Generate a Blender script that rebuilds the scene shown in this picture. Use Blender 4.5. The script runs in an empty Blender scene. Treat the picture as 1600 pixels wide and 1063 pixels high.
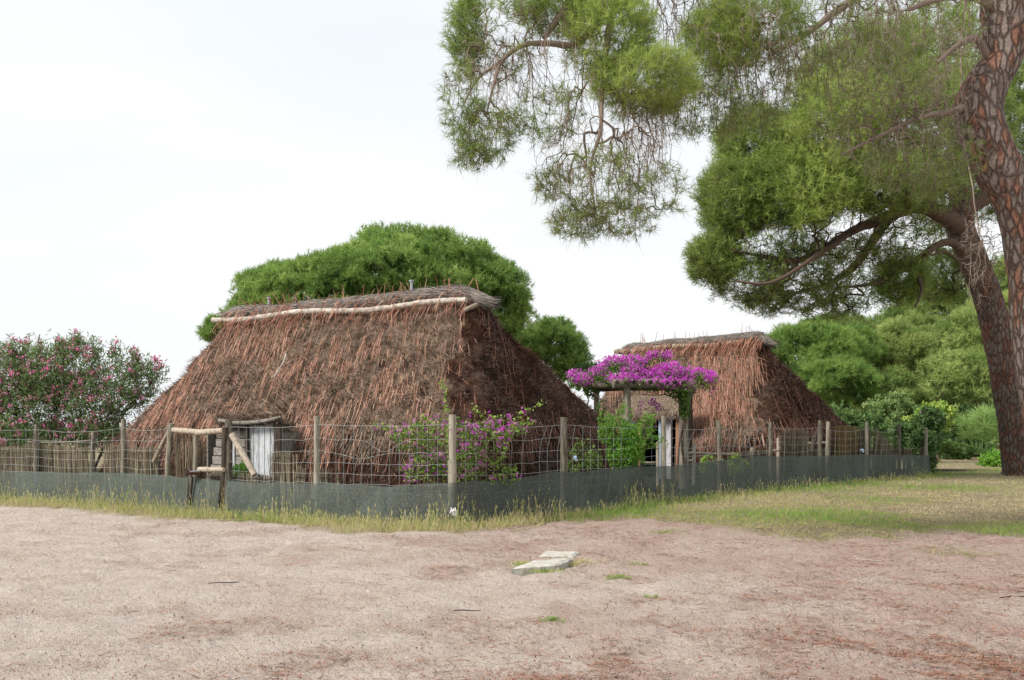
import bpy, math
import numpy as np
from mathutils import Vector

# ------------------------------------------------------------------ camera, world, sun, exposure
S = bpy.context.scene
F, HZ, EYE = 1556.0, 668.0, 1.5          # focal length in photo pixels, horizon row, eye height
cd = bpy.data.cameras.new('camera'); cam = bpy.data.objects.new('camera', cd)
S.collection.objects.link(cam); S.camera = cam
cam.location = (0, 0, EYE); cam.rotation_euler = (math.pi/2, 0, 0)
cd.sensor_width = 36; cd.lens = 36*F/1600; cd.shift_y = (HZ-531.5)/1600; cd.clip_end = 3000; cd.clip_start = .1
SUN_EL, SUN_AZ = math.radians(42), math.radians(-118)      # azimuth from +Y, clockwise seen from above
W = bpy.data.worlds.new('World'); S.world = W; W.use_nodes = True
nt = W.node_tree; nt.nodes.clear(); N = nt.nodes.new; L = nt.links.new
out = N('ShaderNodeOutputWorld'); sky = N('ShaderNodeTexSky'); sky.sky_type = 'NISHITA'; sky.sun_disc = False
sky.sun_elevation = SUN_EL; sky.sun_rotation = SUN_AZ; sky.dust_density = 3
b1 = N('ShaderNodeBackground'); b1.inputs[1].default_value = .1; L(sky.outputs[0], b1.inputs[0])
tc = N('ShaderNodeTexCoord'); mp = N('ShaderNodeMapping'); mp.inputs['Scale'].default_value = (1.2, 1.2, 5)
nz = N('ShaderNodeTexNoise'); nz.inputs['Scale'].default_value = 1.3; nz.inputs['Detail'].default_value = 5
L(tc.outputs['Generated'], mp.inputs[0]); L(mp.outputs[0], nz.inputs['Vector'])
rp = N('ShaderNodeValToRGB'); rp.color_ramp.elements[0].position = .35; rp.color_ramp.elements[1].position = .62
rp.color_ramp.elements[0].color = (.84, .885, .94, 1); rp.color_ramp.elements[1].color = (.965, .975, .98, 1)
L(nz.outputs[0], rp.inputs[0])
b2 = N('ShaderNodeBackground'); b2.inputs[1].default_value = .76; L(rp.outputs[0], b2.inputs[0])
mx = N('ShaderNodeMixShader'); mx.inputs[0].default_value = .92
L(b1.outputs[0], mx.inputs[1]); L(b2.outputs[0], mx.inputs[2]); L(mx.outputs[0], out.inputs[0])
sd = bpy.data.lights.new('sun', 'SUN'); sun = bpy.data.objects.new('sun', sd); S.collection.objects.link(sun)
sd.energy = 2.9; sd.angle = math.radians(14); sd.color = (1, .95, .88)
sdir = Vector((math.sin(SUN_AZ)*math.cos(SUN_EL), math.cos(SUN_AZ)*math.cos(SUN_EL), math.sin(SUN_EL)))
sun.rotation_euler = sdir.to_track_quat('Z', 'Y').to_euler(); sun.location = (-20, -10, 30)
S.view_settings.view_transform = 'Standard'; S.view_settings.look = 'None'; S.view_settings.gamma = 1
S.view_settings.exposure = 0.55
S.render.resolution_x = 1024; S.render.resolution_y = 680

# ------------------------------------------------------------------ helpers
rng = np.random.default_rng(7)
A = np.array
def P(px, py, Y): return A([(px-800)/F*Y, Y, EYE-(py-HZ)/F*Y])
def G(px, py):
    Y = F*EYE/(py-HZ); return A([(px-800)/F*Y, Y, 0.])
def C(h): 
    h = h.lstrip('#'); c = [int(h[i:i+2], 16)/255 for i in (0, 2, 4)]
    return tuple(((x+.055)/1.055)**2.4 if x > .04045 else x/12.92 for x in c)+(1,)
def unit(v):
    v = np.asarray(v, float); return v/np.maximum(np.linalg.norm(v, axis=-1, keepdims=True), 1e-9)
def rdir(n): return unit(rng.normal(size=(n, 3)))
def hsh(i, j, k):
    n = (i*374761393+j*668265263+k*2147483647+1013904223) & 0xffffffff
    n = ((n ^ (n >> 13))*1274126177) & 0xffffffff
    n = ((n ^ (n >> 16))*2246822519) & 0xffffffff
    return ((n ^ (n >> 15)) & 0xffffff)/float(0xffffff)
def noise(p, s=1., seed=0):
    p = np.asarray(p, float)*s+seed*17.3; i = np.floor(p).astype(np.int64); f = p-i; f = f*f*(3-2*f); r = 0
    for a in (0, 1):
        for b in (0, 1):
            for c in (0, 1):
                w = (f[..., 0] if a else 1-f[..., 0])*(f[..., 1] if b else 1-f[..., 1])*(f[..., 2] if c else 1-f[..., 2])
                r = r+w*hsh(i[..., 0]+a, i[..., 1]+b, i[..., 2]+c)
    return r
def fbm(p, s=1., o=4, seed=0):
    r = 0; a = .5; t = 0
    for k in range(o): r = r+a*noise(p, s*2**k, seed+k*3.1); t += a; a *= .5
    return r/t
def sst(a, b, x):
    t = np.clip((x-a)/(b-a), 0, 1); return t*t*(3-2*t)

class MB:
    def __init__(s): s.V = []; s.Fs = []; s.v = []; s.n = 0
    def add(s, V, Fc, v=.5, m=0, smooth=False):
        V = np.asarray(V, float).reshape(-1, 3); Fc = np.asarray(Fc, np.int64)
        if not len(V) or not len(Fc): return s
        s.V.append(V); s.Fs.append((Fc+s.n, m, smooth)); s.v.append(np.broadcast_to(np.asarray(v, float), (len(V),))); s.n += len(V)
        return s
    def build(s, name, mats, parent=None):
        me = bpy.data.meshes.new(name); V = np.concatenate(s.V)
        if parent is not None: V = V-np.array(parent.location)
        me.vertices.add(len(V)); me.vertices.foreach_set('co', V.astype(np.float32).ravel())
        li = np.concatenate([f.ravel() for f, _, _ in s.Fs]); sz = np.concatenate([np.full(len(f), f.shape[1]) for f, _, _ in s.Fs])
        mi = np.concatenate([np.full(len(f), m) for f, m, _ in s.Fs]); sm = np.concatenate([np.full(len(f), t) for f, _, t in s.Fs])
        me.loops.add(len(li)); me.loops.foreach_set('vertex_index', li.astype(np.int32))
        me.polygons.add(len(sz)); st = np.concatenate([[0], np.cumsum(sz)[:-1]])
        me.polygons.foreach_set('loop_start', st.astype(np.int32))
        me.polygons.foreach_set('material_index', mi.astype(np.int32)); me.polygons.foreach_set('use_smooth', sm.astype(bool))
        at = me.attributes.new('v', 'FLOAT', 'POINT'); at.data.foreach_set('value', np.concatenate(s.v).astype(np.float32))
        me.update(calc_edges=True)
        for m in (mats if isinstance(mats, (list, tuple)) else [mats]): me.materials.append(m)
        o = bpy.data.objects.new(name, me); S.collection.objects.link(o); o.parent = parent
        return o
def tag(o, label=None, cat=None, group=None, kind=None):
    if label: o['label'] = label
    if cat: o['category'] = cat
    if group: o['group'] = group
    if kind: o['kind'] = kind
    return o
def thing(name, loc, label, cat, group=None):
    o = bpy.data.objects.new(name, None); S.collection.objects.link(o); o.location = [float(x) for x in loc]; o.empty_display_size = .3
    return tag(o, label, cat, group)

def smooth_path(pts, step=.15):
    pts = np.asarray(pts, float)
    if len(pts) < 3:
        n = max(2, int(np.linalg.norm(pts[-1]-pts[0])/step)+1); return pts[0]+(pts[-1]-pts[0])*np.linspace(0, 1, n)[:, None]
    q = np.vstack([2*pts[0]-pts[1], pts, 2*pts[-1]-pts[-2]]); o = []
    for i in range(1, len(q)-2):
        n = max(2, int(np.linalg.norm(q[i+1]-q[i])/step)+1); t = np.linspace(0, 1, n, endpoint=False)[:, None]
        o.append(.5*((2*q[i])+(-q[i-1]+q[i+1])*t+(2*q[i-1]-5*q[i]+4*q[i+1]-q[i+2])*t**2+(-q[i-1]+3*q[i]-3*q[i+1]+q[i+2])*t**3))
    o.append(q[-2][None]); return np.vstack(o)
def tube(mb, pts, rad, n=8, m=0, v=.5, step=None, rough=0., rs=6., smooth=True, seed=0, cap=True, flat=False):
    pts = np.asarray(pts, float); rad = np.broadcast_to(np.asarray(rad, float), (len(pts),))
    if step:
        d = np.concatenate([[0], np.cumsum(np.linalg.norm(np.diff(pts, axis=0), axis=1))])
        p2 = smooth_path(pts, step); d2 = np.concatenate([[0], np.cumsum(np.linalg.norm(np.diff(p2, axis=0), axis=1))])
        rad = np.interp(d2/d2[-1], d/d[-1], rad); pts = p2
    T = unit(np.gradient(pts, axis=0)); up = A([0, 0, 1.]) if abs(T[0, 2]) < .9 else A([1., 0, 0])
    U = np.zeros_like(pts); u = unit(np.cross(T[0], up))
    for i in range(len(pts)): u = unit(u-T[i]*np.dot(u, T[i])); U[i] = u
    Vv = np.cross(T, U); a = np.arange(n)*2*math.pi/n
    R = rad[:, None]*np.ones((1, n))
    pos = pts[:, None]+(U[:, None]*np.cos(a)[None, :, None]+Vv[:, None]*np.sin(a)[None, :, None])*R[..., None]
    if rough:
        q = (fbm(pos, rs, 3, seed)-.5)*2*rough
        pos = pos+unit(pos-pts[:, None])*(q*R)[..., None]
    k = len(pts); i = np.arange(k-1)[:, None]*n; j = np.arange(n)[None]; j2 = (j+1) % n
    Q = np.stack([i+j, i+j2, i+n+j2, i+n+j], -1).reshape(-1, 4)
    base = mb.n; mb.add(pos.reshape(-1, 3), Q, v, m, smooth)
    if cap:
        for e, idx in ((0, 0), (k-1, (k-1)*n)):
            ring = pos[e]; c = ring.mean(0) + (T[e]*(-1 if e == 0 else 1))*rad[e]*(0 if flat else .25)
            jj = np.arange(n); Tt = np.stack([jj, (jj+1) % n, np.full(n, n)], -1)
            if e == 0: Tt = Tt[:, ::-1]
            mb.add(np.vstack([ring, c]), Tt, v, m, False)
def box(mb, c, ax, ay, az, m=0, v=.5, jit=0.):
    c, ax, ay, az = map(lambda q: np.asarray(q, float), (c, ax, ay, az))
    V = [c+ax*i+ay*j+az*k for i in (-1, 1) for j in (-1, 1) for k in (-1, 1)]
    V = A(V)+rng.normal(size=(8, 3))*jit
    mb.add(V, [[0, 1, 3, 2], [4, 6, 7, 5], [0, 4, 5, 1], [2, 3, 7, 6], [0, 2, 6, 4], [1, 5, 7, 3]], v, m)
def ribbons(mb, o, d, ln, w, side, v, m=0, bend=None, taper=.5):
    """thin strips: origin o, direction d, length ln, width w, side vector; two segments"""
    n = len(o); ln = np.broadcast_to(ln, (n,))[:, None]; w = np.broadcast_to(w, (n,))[:, None]
    bd = 0 if bend is None else bend
    p1 = o+d*ln*.5+(0 if bend is None else -bd*.0); p2 = o+d*ln+bd
    p1 = (o+p2)/2-(0 if bend is None else bd*.3)
    V = np.stack([o-side*w/2, o+side*w/2, p1-side*w/2*.9, p1+side*w/2*.9, p2-side*w/2*taper, p2+side*w/2*taper], 1)
    i = np.arange(n)[:, None]*6
    Fc = np.concatenate([i+A([0, 1, 3, 2]), i+A([2, 3, 5, 4])])
    mb.add(V.reshape(-1, 3), Fc, np.repeat(np.broadcast_to(v, (n,)), 6), m)
def tris(mb, o, d, ln, w, side, v, m=0):
    n = len(o); ln = np.broadcast_to(ln, (n,))[:, None]; w = np.broadcast_to(w, (n,))[:, None]
    V = np.stack([o-side*w/2, o+side*w/2, o+d*ln], 1)
    mb.add(V.reshape(-1, 3), np.arange(n*3).reshape(-1, 3), np.repeat(np.broadcast_to(v, (n,)), 3), m)
def leaves(mb, c, size, asp, v, m=0, up=0.3, dirs=None):
    n = len(c); d = rdir(n) if dirs is None else unit(dirs+rdir(n)*.5); s = unit(np.cross(d, unit(rdir(n)+A([0, 0, up]))))
    size = np.broadcast_to(size, (n,))[:, None]; nn = np.cross(d, s)
    V = np.stack([c, c+d*size*.5+s*size*asp/2+nn*size*.08, c+d*size, c+d*size*.5-s*size*asp/2+nn*size*.08], 1)
    mb.add(V.reshape(-1, 3), np.arange(n*4).reshape(-1, 4), np.repeat(np.broadcast_to(v, (n,)), 4), m)
def tufts(mb, c, d, K, ln, w, v, m=0, spread=.8, along=.06):
    n = len(c); D = np.repeat(d, K, 0); Cc = np.repeat(c, K, 0)
    o = Cc+D*rng.uniform(-along, along, (n*K, 1)); dd = unit(D*.55+rdir(n*K)*spread)
    s = unit(np.cross(dd, rdir(n*K))); vv = np.clip(np.repeat(np.broadcast_to(v, (n,)), K)+rng.normal(size=n*K)*.06, 0, 1)
    tris(mb, o, dd, ln*rng.uniform(.7, 1.1, n*K), w, s, vv, m)

# ------------------------------------------------------------------ materials
def newmat(name):
    m = bpy.data.materials.new(name); m.use_nodes = True; m.node_tree.nodes.clear(); return m, m.node_tree.nodes.new, m.node_tree.links.new
def ramp(N, L, src, stops):
    r = N('ShaderNodeValToRGB'); e = r.color_ramp.elements
    while len(e) < len(stops): e.new(.5)
    for k, (p, c) in enumerate(stops): e[k].position = p; e[k].color = C(c) if isinstance(c, str) else c
    L(src, r.inputs[0]); return r.outputs[0]
def vmat(name, cols, rough=.7, trans=0., nscale=0., ntint='#808080', namt=.3, spec=.3, bump=0., bscale=40):
    """colour from the per-piece value v; optional large noise tint"""
    m, N, L = newmat(name); o = N('ShaderNodeOutputMaterial'); p = N('ShaderNodeBsdfPrincipled')
    a = N('ShaderNodeAttribute'); a.attribute_name = 'v'
    st = [(i/(len(cols)-1), c) for i, c in enumerate(cols)]
    col = ramp(N, L, a.outputs['Fac'], st)
    if nscale:
        g = N('ShaderNodeNewGeometry'); z = N('ShaderNodeTexNoise'); z.inputs['Scale'].default_value = nscale; z.inputs['Detail'].default_value = 3
        L(g.outputs['Position'], z.inputs['Vector'])
        f = N('ShaderNodeMapRange'); f.inputs['From Min'].default_value = .4; f.inputs['From Max'].default_value = .65; f.inputs['To Max'].default_value = namt
        L(z.outputs[0], f.inputs[0]); mm = N('ShaderNodeMix'); mm.data_type = 'RGBA'
        L(f.outputs[0], mm.inputs[0]); L(col, mm.inputs[6]); mm.inputs[7].default_value = C(ntint); col = mm.outputs[2]
    L(col, p.inputs['Base Color']); p.inputs['Roughness'].default_value = rough; p.inputs['Specular IOR Level'].default_value = spec
    if bump:
        z = N('ShaderNodeTexNoise'); z.inputs['Scale'].default_value = bscale; z.inputs['Detail'].default_value = 5
        tc = N('ShaderNodeTexCoord'); L(tc.outputs['Object'], z.inputs['Vector'])
        b = N('ShaderNodeBump'); b.inputs['Strength'].default_value = bump; b.inputs['Distance'].default_value = .03
        L(z.outputs[0], b.inputs['Height']); L(b.outputs[0], p.inputs['Normal'])
    if trans:
        t = N('ShaderNodeBsdfTranslucent'); L(col, t.inputs[0]); x = N('ShaderNodeMixShader'); x.inputs[0].default_value = trans
        L(p.outputs[0], x.inputs[1]); L(t.outputs[0], x.inputs[2]); L(x.outputs[0], o.inputs[0])
    else: L(p.outputs[0], o.inputs[0])
    return m
def woodmat(name, cols, stretch=(30, 30, 3), rough=.8, bump=.5):
    m, N, L = newmat(name); o = N('ShaderNodeOutputMaterial'); p = N('ShaderNodeBsdfPrincipled')
    tc = N('ShaderNodeTexCoord'); mp = N('ShaderNodeMapping'); mp.inputs['Scale'].default_value = stretch
    L(tc.outputs['Object'], mp.inputs[0]); z = N('ShaderNodeTexNoise'); z.inputs['Scale'].default_value = 1; z.inputs['Detail'].default_value = 6; z.inputs['Roughness'].default_value = .65
    L(mp.outputs[0], z.inputs['Vector'])
    a = N('ShaderNodeAttribute'); a.attribute_name = 'v'
    ad = N('ShaderNodeMath'); ad.operation = 'MULTIPLY_ADD'; ad.inputs[1].default_value = .5; L(a.outputs['Fac'], ad.inputs[0]); L(z.outputs[0], ad.inputs[2])
    sb = N('ShaderNodeMath'); sb.operation = 'SUBTRACT'; sb.inputs[1].default_value = .25; L(ad.outputs[0], sb.inputs[0])
    st = [(.28+.44*i/(len(cols)-1), c) for i, c in enumerate(cols)]
    L(ramp(N, L, sb.outputs[0], st), p.inputs['Base Color']); p.inputs['Roughness'].default_value = rough; p.inputs['Specular IOR Level'].default_value = .25
    b = N('ShaderNodeBump'); b.inputs['Strength'].default_value = bump; b.inputs['Distance'].default_value = .01
    L(z.outputs[0], b.inputs['Height']); L(b.outputs[0], p.inputs['Normal']); L(p.outputs[0], o.inputs[0]); return m
def barkmat(name, plate, grey, crack, sc=1.):
    m, N, L = newmat(name); o = N('ShaderNodeOutputMaterial'); p = N('ShaderNodeBsdfPrincipled')
    tc = N('ShaderNodeTexCoord'); n0 = N('ShaderNodeTexNoise'); n0.inputs['Scale'].default_value = 4*sc; n0.inputs['Detail'].default_value = 5
    L(tc.outputs['Object'], n0.inputs['Vector'])
    mxx = N('ShaderNodeMix'); mxx.data_type = 'RGBA'; mxx.blend_type = 'ADD'; mxx.inputs[0].default_value = .13
    L(tc.outputs['Object'], mxx.inputs[6]); L(n0.outputs['Color'], mxx.inputs[7])
    mp = N('ShaderNodeMapping'); mp.inputs['Scale'].default_value = (11*sc, 11*sc, 3.6*sc); L(mxx.outputs[2], mp.inputs[0])
    vo = N('ShaderNodeTexVoronoi'); vo.feature = 'DISTANCE_TO_EDGE'; L(mp.outputs[0], vo.inputs['Vector']); vo.inputs['Scale'].default_value = 1
    vc = N('ShaderNodeTexVoronoi'); L(mp.outputs[0], vc.inputs['Vector']); vc.inputs['Scale'].default_value = 1
    sp = N('ShaderNodeSeparateColor'); L(vc.outputs['Color'], sp.inputs[0])
    n1 = N('ShaderNodeTexNoise'); n1.inputs['Scale'].default_value = 1.3; n1.inputs['Detail'].default_value = 2; L(tc.outputs['Object'], n1.inputs['Vector'])
    ad = N('ShaderNodeMath'); ad.operation = 'MULTIPLY_ADD'; L(sp.outputs[0], ad.inputs[0]); ad.inputs[1].default_value = .55; L(n1.outputs[0], ad.inputs[2])
    col = ramp(N, L, ad.outputs[0], [(.3, grey), (.80, grey), (.92, plate), (1., plate)])
    n2 = N('ShaderNodeTexNoise'); n2.inputs['Scale'].default_value = 30; n2.inputs['Detail'].default_value = 4; L(tc.outputs['Object'], n2.inputs['Vector'])
    m2 = N('ShaderNodeMix'); m2.data_type = 'RGBA'; m2.blend_type = 'MULTIPLY'; m2.inputs[0].default_value = .7
    L(col, m2.inputs[6]); L(ramp(N, L, n2.outputs[0], [(.3, (.45, .43, .42, 1)), (.7, (1.2, 1.2, 1.2, 1))]), m2.inputs[7])
    mr = N('ShaderNodeMapping'); mr.inputs['Scale'].default_value = (13*sc, 13*sc, 3.2*sc); L(mxx.outputs[2], mr.inputs[0]); n5 = N('ShaderNodeTexNoise'); n5.inputs['Scale'].default_value = 1; n5.inputs['Detail'].default_value = 7; n5.inputs['Roughness'].default_value = .62; L(mr.outputs[0], n5.inputs['Vector'])
    r1 = N('ShaderNodeMath'); r1.operation = 'SUBTRACT'; L(n5.outputs[0], r1.inputs[0]); r1.inputs[1].default_value = .5; r2 = N('ShaderNodeMath'); r2.operation = 'ABSOLUTE'; L(r1.outputs[0], r2.inputs[0]); r3 = N('ShaderNodeMath'); r3.operation = 'MULTIPLY_ADD'; L(r2.outputs[0], r3.inputs[0]); r3.inputs[1].default_value = .7; r4 = N('ShaderNodeMath'); r4.operation = 'MULTIPLY'; L(vo.outputs['Distance'], r4.inputs[0]); r4.inputs[1].default_value = .8; L(r4.outputs[0], r3.inputs[2])
    ed = N('ShaderNodeMapRange'); ed.inputs['From Min'].default_value = .0; ed.inputs['From Max'].default_value = .2; L(r3.outputs[0], ed.inputs[0])
    m3 = N('ShaderNodeMix'); m3.data_type = 'RGBA'; L(ed.outputs[0], m3.inputs[0]); m3.inputs[6].default_value = C(crack); L(m2.outputs[2], m3.inputs[7])
    L(m3.outputs[2], p.inputs['Base Color']); p.inputs['Roughness'].default_value = .85; p.inputs['Specular IOR Level'].default_value = .2
    hh = N('ShaderNodeMath'); hh.operation = 'MULTIPLY_ADD'; hh.inputs[1].default_value = .25; L(n2.outputs[0], hh.inputs[0]); L(ed.outputs[0], hh.inputs[2])
    b = N('ShaderNodeBump'); b.inputs['Strength'].default_value = .9; b.inputs['Distance'].default_value = .04; L(hh.outputs[0], b.inputs['Height']); L(b.outputs[0], p.inputs['Normal'])
    L(p.outputs[0], o.inputs[0]); return m

M = {}
M['thatch'] = vmat('heather_thatch', ['#3a302a', '#665548', '#867466', '#aa9a8a', '#8a6f5e'], .95, nscale=1.6, ntint='#6f6050', namt=.5, spec=.1, bump=1, bscale=35)
M['thatch_shaded_old'] = vmat('shaded_old_thatch', ['#2a211d', '#46372f', '#625047', '#83716a', '#7c5340'], .95, nscale=1.1, ntint='#4a2a1c', namt=.6, spec=.1, bump=1, bscale=35)  # darker tones: painted shade together with rust and old blackened heather
M['straw_red'] = vmat('red_straw', ['#7c5040', '#9d6b57', '#b58772', '#c6a28e'], .8, spec=.2)
M['roll'] = vmat('ridge_roll', ['#4f4a45', '#857d76', '#a89f97'], .95, spec=.1, bump=1, bscale=60)
M['cane'] = woodmat('pale_cane', ['#8a8278', '#aea69b', '#cdc6bc'], (9, 9, 9))
M['post'] = woodmat('weathered_post', ['#474238', '#6f695c', '#8f897a', '#a39d8f'], (28, 28, 3))
M['log'] = woodmat('peeled_log', ['#5c5246', '#8c8070', '#b0a595'], (14, 14, 14))
M['darkwood'] = woodmat('dark_wood', ['#241e1a', '#41372f', '#5d5147'], (25, 25, 3))
M['plank'] = woodmat('grey_plank', ['#4d4842', '#7b756c', '#a09b92'], (12, 12, 28))
M['white'] = woodmat('peeling_white_paint', ['#6a6258', '#a3a4a4', '#c2c6ca', '#d2d6da'], (40, 40, 5), .8)
M['plaster'] = woodmat('lime_plaster', ['#8d8a8c', '#b5b3b6', '#c2c0c2'], (5, 5, 4), .8)
M['brownwood'] = woodmat('brown_wood', ['#6e4c39', '#9a7259', '#b38a6c'], (28, 28, 3))
M['black'] = vmat('interior_shade', ['#0c0a09', '#171311'], .9)  # near-black colour stands for the shade inside the doorway
M['wire'] = vmat('galvanised_wire', ['#858c8c', '#b0b6b6'], .6, spec=.3)
M['reed'] = vmat('reed_screen', ['#352e26', '#5d5446', '#7a705e', '#a0967e'], .9, spec=.15)
M['reed_b'] = vmat('brown_reed_screen', ['#352b1f', '#5d4e36', '#7f6e4c', '#9a8862'], .9, spec=.15)
M['metal'] = vmat('zinc', ['#8b9399', '#a9b1b7'], .4, spec=.5)
M['rust'] = vmat('rusty_iron', ['#3a2a24', '#5a3e34'], .8, bump=.6)
M['needle'] = vmat('pine_needles', ['#526634', '#7c9448', '#9fb65c', '#c6d47a'], .55, .48, .7, '#8c8c52', .35, spec=.35)
M['needle_far'] = vmat('far_pine_needles', ['#4f6e36', '#74964a', '#96b25c', '#bccf7c'], .55, .45, .5, '#90aa58', .4, spec=.35)
M['needle_wood'] = vmat('wood_needles', ['#54683a', '#76904c', '#98ae62', '#becc80'], .6, .38, .35, '#a8ae68', .5, spec=.3)
M['twig'] = vmat('dead_twigs', ['#5a4c42', '#84756a', '#a5978a'], .9, spec=.15)
M['branch'] = vmat('branch_bark', ['#3b302b', '#5c4c43', '#6f5d52'], .9, spec=.15, bump=.8, bscale=25)
M['barkA'] = barkmat('pine_bark', '#98705e', '#8f827a', '#4e4038', 1.05)
M['barkB'] = barkmat('reddish_pine_bark', '#805c4e', '#776a62', '#463831', .95)
M['leaf'] = vmat('oleander_leaves', ['#4a6438', '#6e8a50', '#92a86e', '#b0ae76'], .5, .42, spec=.4)
M['pink'] = vmat('pink_petals', ['#cf5c92', '#e482b0', '#f0a8c8'], .6, .4)
M['magenta'] = vmat('bougainvillea_bracts', ['#b830b4', '#d64cce', '#e670de', '#ee9ce8'], .6, .45)
M['bleaf'] = vmat('vine_leaves', ['#37551f', '#5c8030', '#82a442', '#aebf5a'], .5, .3, spec=.4)
M['shrub'] = vmat('bright_shrub_leaves', ['#467626', '#6c9e36', '#92c04c'], .5, .4, spec=.4)
M['dleaf'] = vmat('dark_shrub_leaves', ['#3a522e', '#5a7844', '#7c9a5a', '#a2b678'], .6, .42, spec=.3)
M['palm'] = vmat('fan_palm_leaves', ['#7b6c48', '#587a3c', '#7c9e54', '#9cb870'], .45, .3, spec=.5)
M['grass'] = vmat('grass_blades', ['#dccea6', '#c2b884', '#a4ae64', '#88a650', '#6e963e'], .7, .4, spec=.2)
M['litter'] = vmat('pine_litter', ['#4a382f', '#7d5444', '#a06a52', '#8d7668', '#b39c86'], .9, spec=.1)
M['stone'] = vmat('pale_concrete', ['#98948c', '#b9b5ab', '#cac7be'], .9, nscale=14, ntint='#8c8678', namt=.6, bump=.7, bscale=30)
M['plastic'] = vmat('torn_plastic', ['#b9b9bd', '#dcdce0'], .5)
M['bluep'] = vmat('blue_plastic', ['#9fb4cc', '#b8c8da'], .5)

def netmat():
    m, N, L = newmat('shade_net'); o = N('ShaderNodeOutputMaterial'); p = N('ShaderNodeBsdfPrincipled')
    g = N('ShaderNodeNewGeometry'); mp = N('ShaderNodeMapping'); mp.inputs['Scale'].default_value = (70, 70, 34); L(g.outputs['Position'], mp.inputs[0])
    z = N('ShaderNodeTexNoise'); z.inputs['Scale'].default_value = 1; z.inputs['Detail'].default_value = 6; L(mp.outputs[0], z.inputs['Vector'])
    L(ramp(N, L, z.outputs[0], [(.25, '#424a45'), (.5, '#5a625c'), (.78, '#7a827c')]), p.inputs['Base Color']); p.inputs['Roughness'].default_value = .9; p.inputs['Specular IOR Level'].default_value = .1
    t = N('ShaderNodeBsdfTransparent'); x = N('ShaderNodeMixShader')
    z2 = N('ShaderNodeTexNoise'); z2.inputs['Scale'].default_value = 1.1; z2.inputs['Detail'].default_value = 3; L(g.outputs['Position'], z2.inputs['Vector'])
    f = N('ShaderNodeMapRange'); f.inputs['From Min'].default_value = .35; f.inputs['From Max'].default_value = .65; f.inputs['To Min'].default_value = .58; f.inputs['To Max'].default_value = .82
    L(z2.outputs[0], f.inputs[0]); L(f.outputs[0], x.inputs[0]); L(t.outputs[0], x.inputs[1]); L(p.outputs[0], x.inputs[2]); L(x.outputs[0], o.inputs[0]); return m
M['net'] = netmat()

# ------------------------------------------------------------------ fence line (also guides the grass)
FEN = [(-140, 772), (0, 779), (110, 786), (193, 791), (267, 797), (357, 805), (497, 814), (600, 820), (707, 823),
       (881, 806), (1037, 783), (1125, 774), (1204, 765), (1285, 758), (1354, 751), (1405, 747), (1450, 743)]
NTOP = [737, 738, 738, 740, 743, 750, 757, 760, 754, 738, 727, 719, 713, 713, 711, 711, 712]
FP = A([G(*q) for q in FEN]); FZ = A([P(q[0], t, G(*q)[1])[2] for q, t in zip(FEN, NTOP)])
def fence_pt(px):
    """ground point of the fence line seen in photo column px"""
    k = A([q[0] for q in FEN]); Y = 1/np.interp(px, k, 1/FP[:, 1]); return A([(px-800)/F*Y, Y, 0.])
def dist_poly(p, poly):
    best = np.full(len(p), 1e9); sgn = np.zeros(len(p))
    for a, b in zip(poly[:-1], poly[1:]):
        ab = (b-a)[:2]; t = np.clip(((p[:, :2]-a[:2])@ab)/(ab@ab), 0, 1); q = a[:2]+t[:, None]*ab; d = np.linalg.norm(p[:, :2]-q, axis=1)
        cr = ab[0]*(p[:, 1]-a[1])-ab[1]*(p[:, 0]-a[0]); u = d < best; best = np.where(u, d, best); sgn = np.where(u, np.sign(cr), sgn)
    return best*sgn        # positive inside the enclosure

# ------------------------------------------------------------------ ground
def ground_h(p):
    q = np.c_[p[:, 0], p[:, 1], np.zeros(len(p))]
    near = 1-sst(14, 30, p[:, 1])
    h = (fbm(q, .35, 3, 1)-.5)*.05*(1-.5*near)
    a = fbm(q*A([1, .8, 1]), 4.2, 3, 5); h = h+near*(-.045*sst(.5, .68, a)+.015*sst(.5, .3, a)+(fbm(q*A([1, .7, 1]), 9, 2, 9)-.5)*.05)
    return h
def masks(p):
    q = np.c_[p[:, 0], p[:, 1], np.zeros(len(p))]; x, y = p[:, 0], p[:, 1]
    n = fbm(q, .5, 4, 21); d = dist_poly(p, FP)
    # wider verge towards the right, under the pines
    wid = np.interp(x, [-12, -6, -1, .9, 2.2, 3.8, 5.4, 7, 10, 14], [.6, .8, .8, .9, 1.3, 3.7, 5., 6.2, 9, 13.])
    gr = 1-sst(-.25, .5, (-d-wid)/np.maximum(wid*.35, .8)+(n-.5)*3.)
    gr = np.where(d > 0, .8, gr); gr = np.maximum(gr, sst(30, 36, y+(n-.5)*4))
    n3 = fbm(q, 1.7, 4, 27); lit = sst(-4., 5., x+(n-.5)*9+(y-9)*.3+(n3-.5)*8)*.9+.25*sst(.5, .65, n3)
    return np.clip(gr, 0, 1), np.clip(lit, 0, 1), d
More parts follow.
